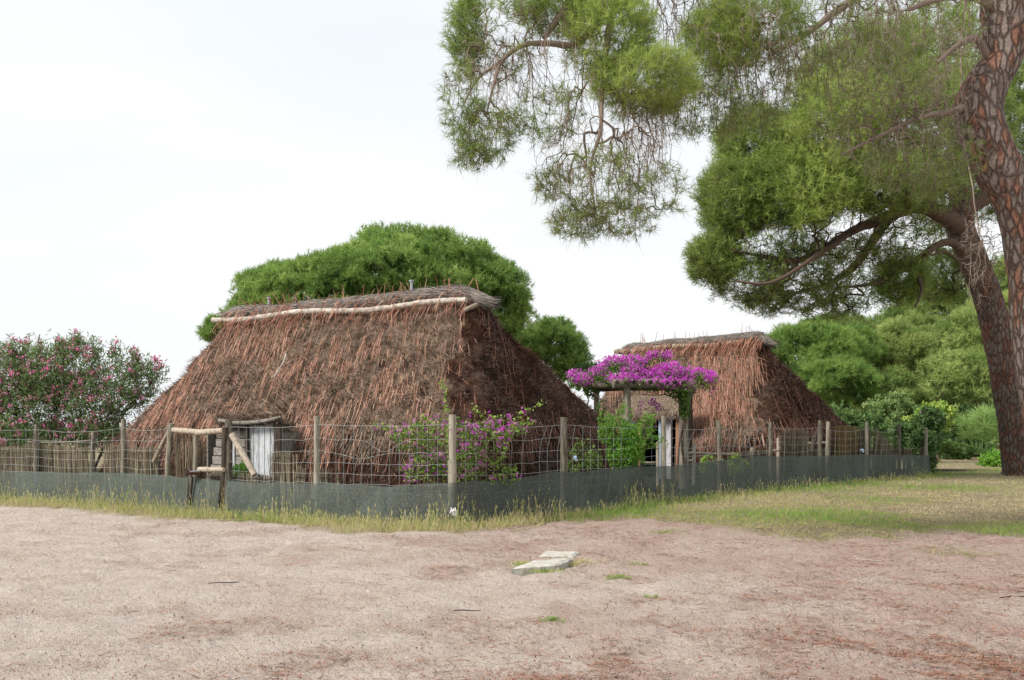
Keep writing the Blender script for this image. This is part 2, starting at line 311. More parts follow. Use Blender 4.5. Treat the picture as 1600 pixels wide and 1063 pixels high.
def grid_ground():
    xs = np.unique(np.r_[np.linspace(-1500, -60, 12), np.linspace(-60, -13, 20), np.linspace(-13, 13, 330), np.linspace(13, 60, 20), np.linspace(60, 1500, 12)])
    ys = [-60., -20, 0, 3]; s = .05; y = 4.6
    while y < 1800: ys.append(y); y += s; s = max(.055, s*(1.0 if y < 13 else 1.02)) if y < 40 else s*1.25
    ys = A(ys); X, Y = np.meshgrid(xs, ys); p = np.c_[X.ravel(), Y.ravel(), np.zeros(X.size)]
    p[:, 2] = ground_h(p); nx, ny = len(xs), len(ys); i = (np.arange(ny-1)[:, None]*nx+np.arange(nx-1)[None]).ravel()
    mb = MB(); mb.add(p, np.c_[i, i+1, i+nx+1, i+nx], 0, 0, True)
    gr, lit, yd = masks(p)
    m, N, L = newmat('sandy_ground'); o = N('ShaderNodeOutputMaterial'); pb = N('ShaderNodeBsdfPrincipled')
    g = N('ShaderNodeNewGeometry')
    def nz(s, d=5, r=.6):
        z = N('ShaderNodeTexNoise'); z.inputs['Scale'].default_value = s; z.inputs['Detail'].default_value = d; z.inputs['Roughness'].default_value = r; L(g.outputs['Position'], z.inputs['Vector']); return z.outputs[0]
    a1 = N('ShaderNodeAttribute'); a1.attribute_name = 'grassy'; a2 = N('ShaderNodeAttribute'); a2.attribute_name = 'litter'
    n1, n2, n3 = nz(2.2), nz(14, 6, .7), nz(90, 3)
    sand = ramp(N, L, n1, [(.3, '#dccabb'), (.5, '#e9d9cb'), (.7, '#f1e3d8')])
    litc = ramp(N, L, n2, [(.3, '#a58a7e'), (.48, '#c9aa9c'), (.7, '#dcc4b8')])
    soil = ramp(N, L, n2, [(.3, '#82785c'), (.5, '#aea082'), (.7, '#c8bb9a')])
    def mix(f, a, b, bt='MIX'):
        x = N('ShaderNodeMix'); x.data_type = 'RGBA'; x.blend_type = bt
        if isinstance(f, float): x.inputs[0].default_value = f
        else: L(f, x.inputs[0])
        L(a, x.inputs[6]); L(b, x.inputs[7]); return x.outputs[2]
    mm = N('ShaderNodeMath'); mm.operation = 'MULTIPLY_ADD'; mm.inputs[1].default_value = 1.7; L(n2, mm.inputs[0]); mm.inputs[2].default_value = -.85
    f2 = N('ShaderNodeMath'); f2.operation = 'MULTIPLY_ADD'; f2.use_clamp = True; L(a2.outputs['Fac'], f2.inputs[0]); f2.inputs[1].default_value = 1.; L(mm.outputs[0], f2.inputs[2])
    fs = N('ShaderNodeMath'); fs.operation = 'MULTIPLY'; fs.inputs[1].default_value = .8; L(f2.outputs[0], fs.inputs[0])
    c = mix(fs.outputs[0], sand, litc); c = mix(a1.outputs['Fac'], c, soil); a4 = N('ShaderNodeAttribute'); a4.attribute_name = 'yard'; c = mix(a4.outputs['Fac'], c, ramp(N, L, n2, [(.3, '#2c2a1e'), (.7, '#4a4632')]))
    c = mix(.6, c, ramp(N, L, n3, [(.34, (.74, .72, .72, 1)), (.46, (1, 1, 1, 1)), (.7, (1.15, 1.15, 1.15, 1))]), 'MULTIPLY'); c = mix(.75, c, ramp(N, L, nz(26, 4, .75), [(.3, (.6, .57, .55, 1)), (.44, (1, 1, 1, 1)), (.7, (1.1, 1.1, 1.1, 1))]), 'MULTIPLY')  # coarser dark flecks paint footprint shadows into the sand colour
    L(c, pb.inputs['Base Color']); pb.inputs['Roughness'].default_value = .95; pb.inputs['Specular IOR Level'].default_value = .1
    b = N('ShaderNodeBump'); b.inputs['Strength'].default_value = 1; b.inputs['Distance'].default_value = .16
    ad = N('ShaderNodeMath'); ad.operation = 'MULTIPLY_ADD'; ad.inputs[1].default_value = .35; L(n3, ad.inputs[0]); L(n2, ad.inputs[2])
    L(ad.outputs[0], b.inputs['Height']); L(b.outputs[0], pb.inputs['Normal']); L(pb.outputs[0], o.inputs[0])
    ob = mb.build('ground', m)
    for nm, a in (('grassy', gr), ('litter', lit), ('yard', sst(-.1, .25, yd)*(p[:, 1] < 36)*(np.abs(p[:, 0]) < 16))):
        ob.data.attributes.new(nm, 'FLOAT', 'POINT').data.foreach_set('value', a.astype(np.float32))
    tag(ob, 'pale trampled sand with footprints turning to pine litter on the right', None, kind='structure')
grid_ground()

# grass, litter ----------------------------------------------------------------
def scatter(n, ymin, ymax, xmax=1.0):
    """points spread roughly evenly over the visible part of the ground"""
    u = rng.uniform(0, 1, n); Y = 1/(1/ymin+(1/ymax-1/ymin)*u); Y = Y*1.0; X = rng.uniform(-.56, .56, n)*Y
    return np.c_[X, Y, np.zeros(n)]
def grass():
    mb = MB()
    p = scatter(420000, 9, 60); gr, lit, d = masks(p); n = fbm(p, .9, 3, 33); n2 = fbm(p, .35, 2, 44)
    lush = np.clip(np.exp(-((d+.5)/.7)**2)*(d < .1)+sst(.5, .7, n2)*.7, 0, 1)
    right = sst(-.5, 1.5, p[:, 0]); outer = d < -.02
    prob = gr*sst(.36, .6, n*.6+fbm(p, 2.6, 3, 66)*.4+lush*.12+right*.06)*np.where(outer, 1, .12)*1
    k = rng.uniform(size=len(p)) < prob*.62; p, d, lush, n, right, n2 = p[k], d[k], lush[k], n[k], right[k], n2[k]
    p[:, 2] = ground_h(p); N_ = len(p)
    edge = np.exp(-np.abs(d+.15)/.35)
    h = rng.uniform(.025, .085, N_)*(.8+1.1*lush)+edge*rng.uniform(0, .16, N_)*(rng.uniform(size=N_) < .5)
    h = h*np.where(right > .5, .9, 1.1)
    v = np.clip(.1+.42*lush*np.where(right > .5, 1, .6)+.32*right*sst(.38, .5, n2)+rng.normal(size=N_)*.18+(n-.5)*.8, 0, 1)
    dd = unit(np.c_[rng.normal(size=(N_, 2))*.45, np.ones(N_)]); s = unit(np.cross(dd, rdir(N_)))
    h = h*(1+1.5*sst(28, 40, p[:, 1])); w = np.maximum(.006, p[:, 1]*.00042)*rng.uniform(.7, 1.3, N_)
    ribbons(mb, p, dd, h, w, s, v, 0, bend=np.c_[rng.normal(size=(N_, 2))*.02, np.zeros(N_)], taper=.2)
    # tall dry stalks with seed heads against the net
    t = rng.uniform(-20, 1450, 3000); f = A([fence_pt(x) for x in t]); off = rng.uniform(.05, .8, 3000)**1.3
    f = f+np.c_[rng.normal(size=3000)*.1, -off, np.zeros(3000)]
    hh = (.08+.36*rng.uniform(0, 1, 3000)**1.8)*(.35+1.1*sst(.35, .65, fbm(f, 1.6, 2, 71)))*np.exp(-off*.5)*np.where(t > 1050, .6, 1); dd = unit(np.c_[rng.normal(size=(3000, 2))*.22, np.ones(3000)]); s = np.tile(A([[1., 0, 0]]), (3000, 1))
    v = np.clip(rng.uniform(0, .8, 3000), 0, 1)
    ribbons(mb, f, dd, hh, .006, s, v, 0, taper=.5); ribbons(mb, f+dd*hh[:, None]*.85, dd, .05, .014, s, v*.6, 0, taper=.2)
    tag(mb.build('grass', M['grass']), 'green and dry grass along the foot of the net fence and under the pines', None, kind='stuff')
    mb = MB(); p = scatter(120000, 5.6, 26); gr, lit, d = masks(p); n = fbm(p, 2.5, 3, 50); n2 = fbm(p, .6, 2, 51)
    k = (rng.uniform(size=len(p)) < (.05+.95*lit**1.3)*sst(.35, .62, n*.6+n2*.4)*.8) & (d < -.1); p = p[k]; N_ = len(p); p[:, 2] = ground_h(p)+.004
    a = rng.uniform(0, 2*math.pi, N_); dd = unit(np.c_[np.cos(a), np.sin(a), rng.uniform(-.05, .18, N_)]); s = unit(np.cross(dd, A([0, 0, 1.])+rdir(N_)*.5))
    ribbons(mb, p, dd, rng.uniform(.03, .13, N_), rng.uniform(.003, .007, N_)*np.clip(p[:, 1]/10, .8, 1.6), s, rng.uniform(0, 1, N_), 0, taper=.6)
    p = scatter(26000, 5.6, 24); gr, lit, d = masks(p); p = p[(d < -.1) & (rng.uniform(size=len(p)) < .22+.7*lit)]; N_ = len(p); p[:, 2] = ground_h(p)+.005
    leaves(mb, p, rng.uniform(.008, .026, N_), .5, rng.uniform(0, .8, N_), 0, up=3)
    tag(mb.build('pine_litter', M['litter']), 'fallen reddish pine needles and crumbs scattered over the sand', None, kind='stuff')
grass()

# ------------------------------------------------------------------ thatched huts
def hut(name, label, Rr, Rl, ridge, w, eR, eL, red, dens, wallz=1.35, frac=.17, extra=None, wb=None):
    O = (Rr+Rl)/2; O[2] = 0; u = unit((Rl-Rr)*A([1, 1, 0])); nn = A([u[1], -u[0], 0])
    if nn[1] > 0: nn = -nn
    Lr = np.linalg.norm((Rl-Rr)[:2]); root = thing(name, O, label, 'hut', 'thatched huts inside the fence')
    def Hc(a, b, z): return O+u*a+nn*b+A([0, 0, 1.])*z
    # loops
    nS, nE, nC = int(Lr/.07)+20, int(w*2/.07), 12; zs = np.linspace(0, 1, 84)
    def prof(t):                       # t 0..1 -> z, inset fraction
        z = t*ridge; q = np.where(z < wallz, frac*(z/wallz)**1.5, frac+(1-frac)*((z-wallz)/(ridge-wallz))**.96); return z, q
    Z, Q = prof(zs); rings = []
    for z, q in zip(Z, Q):
        sag = .06*math.sin(z)
        a0, a1, b, bb_ = -Lr/2-eR*(1-q), Lr/2+eL*(1-q), w*(1-q)+.10*q, (wb or w)*(1-q)+.10*q; rc = min(.75*(1-q)+.3, b*.95)
        seg = []
        seg.append(np.c_[np.linspace(a0+rc, a1-rc, nS), np.full(nS, b)])
        th = np.linspace(math.pi/2, 0, nC+2)[1:-1]; seg.append(np.c_[a1-rc+rc*np.cos(th), b-rc+rc*np.sin(th)])
        seg.append(np.c_[np.full(nE, a1), np.linspace(b-rc, -bb_+rc, nE)])
        th = np.linspace(0, -math.pi/2, nC+2)[1:-1]; seg.append(np.c_[a1-rc+rc*np.cos(th), -bb_+rc+rc*np.sin(th)])
        seg.append(np.c_[np.linspace(a1-rc, a0+rc, nS), np.full(nS, -bb_)])
        th = np.linspace(-math.pi/2, -math.pi, nC+2)[1:-1]; seg.append(np.c_[a0+rc+rc*np.cos(th), -bb_+rc+rc*np.sin(th)])
        seg.append(np.c_[np.full(nE, a0), np.linspace(-bb_+rc, b-rc, nE)])
        th = np.linspace(math.pi, math.pi/2, nC+2)[1:-1]; seg.append(np.c_[a0+rc+rc*np.cos(th), b-rc+rc*np.sin(th)])
        s = np.vstack(seg); rings.append(O+s[:, :1]*u+s[:, 1:2]*nn+A([0, 0, z]))
    R = A(rings); k, n = R.shape[:2]
    ds = np.roll(R, -1, 1)-np.roll(R, 1, 1); dz = np.gradient(R, axis=0); Nm = unit(np.cross(dz, ds))
    cen = O+A([0, 0, 1.]); 
    if ((R-cen)*Nm).sum() < 0: Nm = -Nm
    Dn = unit(-dz)
    disp = (fbm(R, .9, 3, 3)-.5)*.22+(fbm(R, 6, 4, 8)-.5)*.16; disp -= .07*sst(.52, .7, fbm(R*A([1, 1, .6]), 3.2, 2, 77))
    R = R+Nm*disp[..., None]
    endf = np.abs((Nm@u)) > np.abs(Nm@nn)           # hip faces
    side_r = (Nm@u) < -.4+(fbm(R, 2.2, 3, 15)-.5)*1.1*(np.abs((Nm@nn)) > .25)  # right hip gets its shade painted in through the darker thatch
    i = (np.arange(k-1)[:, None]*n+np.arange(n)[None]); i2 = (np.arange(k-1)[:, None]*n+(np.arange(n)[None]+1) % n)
    Fq = np.stack([i, i2, i2+n, i+n], -1); low_ = R[..., 2] < .75+.5*fbm(R, 1.4, 2, 5); fm = (side_r | low_)[:-1]  # lower wall darkened too, shadow and dirt in one colour
    vv = fbm(R, 7, 3, 12); vv = np.clip((vv-.3)*1.6, 0, 1)*.6+.05
    # doorway opening cut
    hole = np.zeros((k-1, n), bool)
    if extra and 'hole' in extra:
        a0, a1, ztop = extra['hole']; cc = (R[:-1]+R[1:])/2-O; aa = cc@u; bb = cc@nn
        hole = (aa > a0) & (aa < a1) & (cc[..., 2] < ztop+.08*np.sin(aa*9)) & (bb > 0)
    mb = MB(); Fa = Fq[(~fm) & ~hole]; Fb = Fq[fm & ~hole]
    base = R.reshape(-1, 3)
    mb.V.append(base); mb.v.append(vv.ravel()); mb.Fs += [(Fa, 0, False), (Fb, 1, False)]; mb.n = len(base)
    # stubble
    vis = (Nm@A([0, 1., 0])) < .55
    def sample(cnt, cond, dark=False):
        z = rng.uniform(0, 1, cnt*3)*(k-1); s = rng.integers(0, n, cnt*3); zi = z.astype(int); zi2 = np.minimum(zi+1, k-1); fz = (z-zi)[:, None]
        ok = cond[zi, s] & ~hole[np.minimum(zi, k-2), s] & (rng.uniform(size=cnt*3) < .25+.75*(1-zi/k)); zi, s, fz, zi2 = zi[ok][:cnt], s[ok][:cnt], fz[ok][:cnt], zi2[ok][:cnt]
        return R[zi, s]*(1-fz)+R[zi2, s]*fz, Nm[zi, s], Dn[zi, s], (side_r | (low_ if dark else False))[zi, s]
    p, nm, dn, sr = sample(int(95000*dens), vis, True); c = len(p)
    d = unit(dn*.6+nm*.5+rdir(c)*.85); s = unit(np.cross(d, nm+rdir(c)*.4))
    v = np.clip(rng.uniform(0, 1, c)**1.2*.7+(fbm(p, 5, 2, 60)-.4), 0, 1)
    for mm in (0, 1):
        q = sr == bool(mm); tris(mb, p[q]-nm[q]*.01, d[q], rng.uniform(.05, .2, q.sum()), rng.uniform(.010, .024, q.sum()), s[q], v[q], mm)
    # long ragged ends over the lower wall
    low = vis & (R[..., 2] < wallz+.1); p, nm, dn, sr = sample(int(14000*dens), low); c = len(p)
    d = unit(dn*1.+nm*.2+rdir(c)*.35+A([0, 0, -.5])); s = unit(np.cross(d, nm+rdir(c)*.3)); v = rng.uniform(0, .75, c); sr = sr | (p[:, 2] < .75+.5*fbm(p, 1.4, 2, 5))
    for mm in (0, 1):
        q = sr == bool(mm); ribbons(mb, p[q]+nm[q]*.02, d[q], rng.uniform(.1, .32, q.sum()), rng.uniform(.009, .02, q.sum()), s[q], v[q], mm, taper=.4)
    # hanging red canes
    p, nm, dn, sr = sample(int(red*2.2), vis); q = fbm(p, .8, 3, 90); rel = p-O; am = rel@u
    zrel = p[:, 2]/ridge
    keep = rng.uniform(size=len(p)) < np.where(sr, .06+.25*sst(.5, .35, zrel)*sst(.15, .25, zrel), sst(.36, .6, q)*.9+.12)*sst(.14, .4, zrel)
    p, nm, dn = p[keep], nm[keep], dn[keep]; c = len(p)
    lean = (fbm(p, 1.1, 2, 95)-.5)*1.2; mess = rng.uniform(size=c) < .22
    pl = unit(A([0, 0, -1.])-nm*(-nm[:, 2:3])); px_ = np.cross(nm, A([1., 0, 0])); px_ = unit(px_*-np.sign(px_[:, 2:3])); pl = unit(pl*.25+px_); d = unit(pl+np.cross(nm, pl)*(lean[:, None]*.12+rng.normal(size=(c, 1))*np.where(mess, .9, .07)[:, None])+nm*.05); s = unit(np.cross(d, nm))
    ln = rng.uniform(.12, .62, c)*np.where(mess, .5, 1)
    ribbons(mb, p+nm*rng.uniform(.02, .07, (c, 1)), d, ln, rng.uniform(.004, .011, c), s, rng.uniform(0, 1, c), 2, bend=rng.normal(size=(c, 3))*.02, taper=.5)
    # stray stems standing off the slopes against the sky
    p, nm, dn, sr = sample(500, vis | True); up = unit(nm*.6+A([0, 0, 1.])+rdir(len(p))*.5)
    tris(mb, p, up, rng.uniform(.08, .3, len(p)), .009, unit(np.cross(up, A([0, 1., 0]))), rng.uniform(0, 1, len(p)), 2)
    mb.build('thatch', [M['thatch'], M['thatch_shaded_old'], M['straw_red']], root)
    return root, Hc, u, nn, Lr

def ridge_roll(root, Hc, Lr, ridge, over_r, over_l, r, hump=.1):
    mb = MB(); a = np.linspace(-Lr/2-over_r, Lr/2+over_l, 60); t = np.linspace(0, 1, 60)
    z = ridge+.03+hump*np.sin(t*9)*.25+(fbm(np.c_[a, a*0, a*0], .9, 2, 4)-.5)*.15; z = z-.22*sst(.10, 0, t)-.06*sst(.94, 1, t)
    rad = r*(1-.35*sst(.04, 0, t)-.45*sst(.96, 1, t)); pts = A([Hc(x, .02, zz) for x, zz in zip(a, z)])
    tube(mb, pts, rad, 18, 0, .4, rough=.28, rs=5, smooth=False)
    # heather stems lying along the roll
    c = 9000; i = rng.integers(0, 59, c); th = rng.uniform(0, 2*math.pi, c); ax = unit(pts[i+1]-pts[i]); up = A([0, 0, 1.]); sd = unit(np.cross(ax, up))
    nm = sd*np.cos(th)[:, None]+up*np.sin(th)[:, None]; p = pts[i]+(pts[i+1]-pts[i])*rng.uniform(0, 1, (c, 1))+nm*(rad[i]*rng.uniform(.95, 1.05, c))[:, None]
    d = unit(ax*rng.choice([-1, 1], c)[:, None]+rdir(c)*.16); s = unit(np.cross(d, nm))
    ribbons(mb, p, d, rng.uniform(.08, .3, c), rng.uniform(.008, .016, c), s, rng.uniform(0, 1, c), 0)
    mb.build('ridge_roll', [M['roll']], root)

# hut 1 -----------------------------------------------------------------------
R1r, R1l = P(742, 452, 20.1), P(362, 480, 23.5); RID = 4.12
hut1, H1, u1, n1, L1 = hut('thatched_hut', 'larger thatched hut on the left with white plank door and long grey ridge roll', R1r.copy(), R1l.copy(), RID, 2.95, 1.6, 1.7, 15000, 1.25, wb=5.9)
ridge_roll(hut1, H1, L1, RID+.02, .42, .18, .155)
mb = MB(); pts = [H1(a, .36+.02*math.sin(a*2), RID-.11+.035*math.sin(a*1.7)) for a in np.linspace(-L1/2-.02, L1/2+.22, 16)]
tube(mb, pts, .062, 10, step=.12, rough=.25, rs=7); mb.build('ridge_pole', [M['cane']], hut1)
mb = MB(); tube(mb, [H1(-L1/2-.1, -.2, RID-.1), H1(-L1/2-.15, .3, RID-.22), H1(-L1/2-.02, .42, RID-.3)], .05, 8, step=.1, rough=.2); mb.build('crossed_stick', [M['log']], hut1)
for px, py, h, Y in ((643, 449, .17, 20.9), (420, 475, .17, 23.0)):
    mb = MB(); b = P(px, py, Y); tube(mb, [b-A([0, 0, .15]), b+A([0, 0, h-.05])], .028, 10, flat=True); tube(mb, [b+A([0, 0, h-.05]), b+A([0, 0, h-.02])], .05, 10, flat=True); mb.build('flue_pipe', [M['metal']], hut1)
mb = MB()
for x0 in rng.uniform(-L1/2, L1/2, 70):
    b = H1(x0, .05+rng.uniform(0, .25), RID+rng.uniform(-.02, .14)); t = b+A([rng.normal()*.14, 0, rng.uniform(.12, .42)])
    tube(mb, [b, (b+t)/2+rng.normal(size=3)*.03, t], [.008, .006, .004], 4, v=rng.uniform())
for px in (704, 727, 748): b = P(px, 456, 20.2); tube(mb, [b, b+A([rng.normal()*.05, 0, .27])], [.014, .009], 5)
for x0 in rng.uniform(-L1/2, L1/2, 240):
    b = H1(x0, .3, RID+rng.uniform(-.18, .12)); tube(mb, [b, b+A([rng.normal()*.03, 0, -.05])+n1*.06, b+A([rng.normal()*.06, 0, -rng.uniform(.15, .45)])+n1*.3], [.008, .007, .004], 4, v=rng.uniform())
tag(mb.build('loose_canes', [M['straw_red']], hut1), kind='stuff')
mb = MB(); sp = lambda px, py: P(px, py, 19.9-(py-480)*.0085)
tube(mb, [sp(447, 553), sp(443, 566), sp(435, 578), sp(428, 590)], [.018, .016, .012, .008], 6, step=.08); tube(mb, [sp(430, 586), sp(424, 590)], .009, 5); mb.build('white_stick', [M['cane']], hut1)

# door porch of hut 1: plank cheek, door, lintel, posts
def on_front(root, Hc, u, nn, O, px, z, b):
    """point on the plane b metres in front of the ridge, seen in photo column px"""
    t = (px-800)/F; Ox, Oy = O[0]+nn[0]*b, O[1]+nn[1]*b; a = (t*Oy-Ox)/(u[0]-t*u[1]); return Hc(a, b, z)
O1 = np.array(hut1.location); DB = 3.02
D = lambda px, z, b=DB: on_front(hut1, H1, u1, n1, O1, px, z, b)
Z1 = lambda px, py, b=DB: P(px, py, D(px, 0, b)[1])[2]
def plank_v(mb, pa, pb, z0, z1a, z1b, th=.02, v=.5, m=0):
    a0, b0 = pa.copy(), pb.copy(); nrm = n1*th
    V = [a0*A([1, 1, 0])+A([0, 0, z0]), b0*A([1, 1, 0])+A([0, 0, z0]), b0*A([1, 1, 0])+A([0, 0, z1b]), a0*A([1, 1, 0])+A([0, 0, z1a])]
    V = A(V); V = np.vstack([V, V-nrm]); mb.add(V, [[0, 1, 2, 3], [7, 6, 5, 4], [0, 4, 5, 1], [1, 5, 6, 2], [2, 6, 7, 3], [3, 7, 4, 0]], v, m)
mb = MB(); xs = np.linspace(387, 431, 6)
for a, b in zip(xs[:-1], xs[1:]): plank_v(mb, D(a+.6, 0), D(b-.5, 0), .06, 1.56+rng.uniform(-.03, .02), 1.56+rng.uniform(-.03, .02), v=rng.uniform(.35, .75))
door = mb.build('door', [M['white']], hut1)
mb = MB(); 
for z in (.5, 1.2): mb = MB(); box(mb, (D(390, z, DB-.05)+D(429, z, DB-.05))/2, u1*.26, n1*.012, A([0, 0, .05])); mb.build('door_batten', [M['plank']], door)
mb = MB()
for k, (z0, z1) in enumerate(zip(np.linspace(.1, 1.45, 9)[:-1], np.linspace(.1, 1.45, 9)[1:])):
    xl = 322+k*2.4+rng.uniform(-1, 1); a, b = D(xl, 0, DB+.01), D(385, 0, DB+.01)
    V = A([a+A([0, 0, z0+.008]), b+A([0, 0, z0+.008+rng.normal()*.006]), b+A([0, 0, z1-.008]), a+A([0, 0, z1-.008])]); V = np.vstack([V, V-n1*.022])
    mb.add(V, [[0, 1, 2, 3], [7, 6, 5, 4], [0, 4, 5, 1], [1, 5, 6, 2], [2, 6, 7, 3], [3, 7, 4, 0]], rng.uniform(.1, .9), 0)
mb.build('plank_wall', [M['plank']], hut1)
mb = MB()
for (xa, za, xb, zb, w) in ((338, 1.5, 360, .3, .06), (357, 1.45, 372, .3, .1)):
    pass
box(mb, (D(357, .75, DB+.03)+D(362, .75, DB+.03))/2, u1*.12, n1*.006, A([0, 0, .55])); mb.build('painted_board', [M['white']], hut1)
mb = MB(); tube(mb, [D(342, Z1(342, 657), DB+.14), D(365, Z1(365, 661), DB+.16), D(400, Z1(400, 660), DB+.16), D(425, Z1(425, 656), DB+.15), D(439, Z1(439, 652), DB+.12)], [.035, .04, .04, .04, .03], 8, step=.1, rough=.2)
tube(mb, [D(345, Z1(345, 660), DB+.02), D(390, Z1(390, 661), DB+.04), D(438, Z1(438, 657), DB)], .05, 8, step=.1, rough=.25); mb.build('lintel', [M['plank']], hut1)
mb = MB(); V = A([D(340, 1.62, DB+.08), D(440, 1.68, DB+.08), D(442, 1.8, DB-.6), D(345, 1.76, DB-.6)]); nx = 14
g = A([[V[0]*(1-i/nx)*(1-j/5)+V[1]*(i/nx)*(1-j/5)+V[2]*(i/nx)*(j/5)+V[3]*(1-i/nx)*(j/5) for i in range(nx+1)] for j in range(6)])+rng.normal(size=(6, nx+1, 3))*.02
gi = (np.arange(5)[:, None]*(nx+1)+np.arange(nx)[None]).ravel(); mb.add(g, np.c_[gi, gi+1, gi+nx+2, gi+nx+1], .4, 0)
mb.add(g-A([0, 0, .1]), np.c_[gi, gi+nx+1, gi+nx+2, gi+1], .2, 0)
c = 1500; uu, ww = rng.uniform(0, 1, c)[:, None], rng.uniform(0, 1, c)[:, None]**1.4; p = V[0]*(1-uu)*(1-ww)+V[1]*uu*(1-ww)+V[2]*uu*ww+V[3]*(1-uu)*ww
d = unit(n1*.6+A([0, 0, -.3])+rdir(c)*.6); ribbons(mb, p, d, rng.uniform(.06, .22, c), .014, unit(np.cross(d, rdir(c))), rng.uniform(0, 1, c), 0)
mb.build('porch_thatch', [M['thatch']], hut1)
for px, b, w in ((435, DB+.04, .07), (386, DB+.035, .035)):
    mb = MB(); box(mb, D(px, .8, b), u1*w, n1*.03, A([0, 0, .8]), jit=.008); mb.build('door_post', [M['darkwood']], hut1)
for px in (324, 438): mb = MB(); a = D(px, 0, DB-.03); b = a-n1*.6; box(mb, (a+b)/2+A([0, 0, .7]), n1*.3, u1*.02, A([0, 0, .7])); mb.build('porch_side', [M['plank']], hut1)

# hut 2 -----------------------------------------------------------------------
R2r, R2l = P(1192, 530, 30.0), P(985, 540, 33.6); RID2 = 1.5+138/F*30
hut2, H2, u2, n2_, L2 = hut('thatched_hut', 'smaller thatched hut on the right behind the flowering pergola with dark open doorway', R2r.copy(), R2l.copy(), RID2, 2.75, 2.0, 1.0, 8500, .8, wb=3.7, extra=dict(hole=(-99, -99, 0)))
O2 = np.array(hut2.location); D2 = lambda px, z, b: on_front(hut2, H2, u2, n2_, O2, px, z, b)
# rebuild with the doorway cut where the photo has it
aL, aR = [float((D2(x, 0, 2.75)-O2)@u2) for x in (1000, 1062)]
for ch in list(hut2.children): bpy.data.meshes.remove(ch.data)
bpy.data.objects.remove(hut2)
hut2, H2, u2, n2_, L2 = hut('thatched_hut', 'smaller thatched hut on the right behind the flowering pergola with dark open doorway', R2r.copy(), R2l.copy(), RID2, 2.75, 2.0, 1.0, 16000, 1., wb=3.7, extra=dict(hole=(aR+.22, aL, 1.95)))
ridge_roll(hut2, H2, L2, RID2, .35, .2, .15, .04)
mb = MB(); tube(mb, [H2(a, .26, RID2-.08+.03*math.sin(a*2)) for a in np.linspace(-L2/2+.5, L2/2+.45, 12)], .075, 10, step=.12, rough=.2); mb.build('ridge_pole', [M['log']], hut2)
mb = MB(); tube(mb, [H2(L2/2+.1, -.3, RID2-.1), H2(L2/2+.3, .35, RID2-.1)], .09, 8, step=.1, rough=.2); mb.build('crossed_stick', [M['log']], hut2)
mb = MB()
for x0 in rng.uniform(-L2/2, L2/2, 22):
    b = H2(x0, .1, RID2+.05); tube(mb, [b, b+A([rng.normal()*.08, 0, rng.uniform(.2, .5)])], [.01, .005], 4, v=rng.uniform())
for x0 in rng.uniform(-L2/2-.2, L2/2, 260):
    b = H2(x0, .3, RID2+rng.uniform(-.1, .08)); tube(mb, [b, b+n2_*.3+A([rng.normal()*.06, 0, -rng.uniform(.2, .45)])], [.01, .005], 4, v=rng.uniform())
tag(mb.build('loose_canes', [M['straw_red']], hut2), kind='stuff')
# doorway: near-black box painting the room's shade behind the hole, jambs, open door
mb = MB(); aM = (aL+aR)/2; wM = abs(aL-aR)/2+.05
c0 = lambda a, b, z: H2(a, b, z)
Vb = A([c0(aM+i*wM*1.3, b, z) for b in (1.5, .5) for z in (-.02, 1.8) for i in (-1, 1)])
mb.add(Vb, [[4, 5, 7, 6], [0, 1, 5, 4], [2, 6, 7, 3], [0, 4, 6, 2], [1, 3, 7, 5]], .5, 0); mb.build('entrance_shade_box', [M['black']], hut2)
def jamb(px, w, top, b, mat, nm, th=.04, bot=0.):
    mb = MB(); box(mb, D2(px, (top+bot)/2, b), u2*w, n2_*th, A([0, 0, (top-bot)/2]), jit=.006); return mb.build(nm, [M[mat]], hut2)
jamb(999, .035, 1.9, 2.78, 'brownwood', 'door_post'); jamb(1060, .07, 1.95, 2.82, 'brownwood', 'door_post')
jamb(1044, .12, 2.0, 2.74, 'plaster', 'door'); jamb(1032, .03, 2.0, 2.79, 'bluep', 'door_edge'); jamb(985, .2, 1.7, 2.7, 'plaster', 'plaster_panel')
mb = MB(); a, b = D2(972, 1.97, 2.95), D2(1070, 1.97, 2.95); tube(mb, [a, (a+b)/2, b], .06, 8, step=.15, rough=.2); mb.build('lintel', [M['darkwood']], hut2)
mb = MB(); c = 6000; t = rng.uniform(0, 1, (c, 1)); p = a*(1-t)+b*t+A([0, 0, 1.])*rng.uniform(.0, .5, (c, 1)); p -= n2_*(p[:, 2:3]-2.0)*.8
p += n2_*.05; d = unit(n2_*.25+A([0, 0, -1.])+rdir(c)*.3); ribbons(mb, p, d, rng.uniform(.1, .28, c), .016, unit(np.cross(d, n2_+rdir(c)*.3)), rng.uniform(.1, .8, c), 0); mb.build('fringe', [M['thatch']], hut2)

# ------------------------------------------------------------------ fence
posts = [(57, 663, .35, 0), (143, 675, .3, .015), (193, 655, 0.08, 0), (357, 655, .05, 0), (495, 650, .05, 0), (707, 648, .05, 0), (881, 652, .05, 0),
         (1037, 650, .06, 0), (1125, 658, .05, -.01), (1204, 660, .05, 0), (1281, 657, .06, 0), (1292, 659, .05, .012), (1354, 660, .1, 0), (1405, 663, .1, 0), (1447, 668, .05, 0)]
fen = thing('wire_fence', fence_pt(707), 'wire mesh fence on wooden posts with dark green shade net along its foot', 'fence')
def post_mesh(b, top, r, lean, mat, seed, nm='post', parent=None):
    mb = MB(); h = top-b[2]; tube(mb, [b-A([0, 0, .2]), b+A([lean*.3, 0, h*.5]), b+A([lean, 0, h])], [r*1.08, r, r*.93], 12, step=.12, rough=.14, rs=5, seed=seed, flat=True, v=rng.uniform(.2, .8))
    return mb.build(nm, [M[mat]], parent)
back = A([.25, .97, 0])
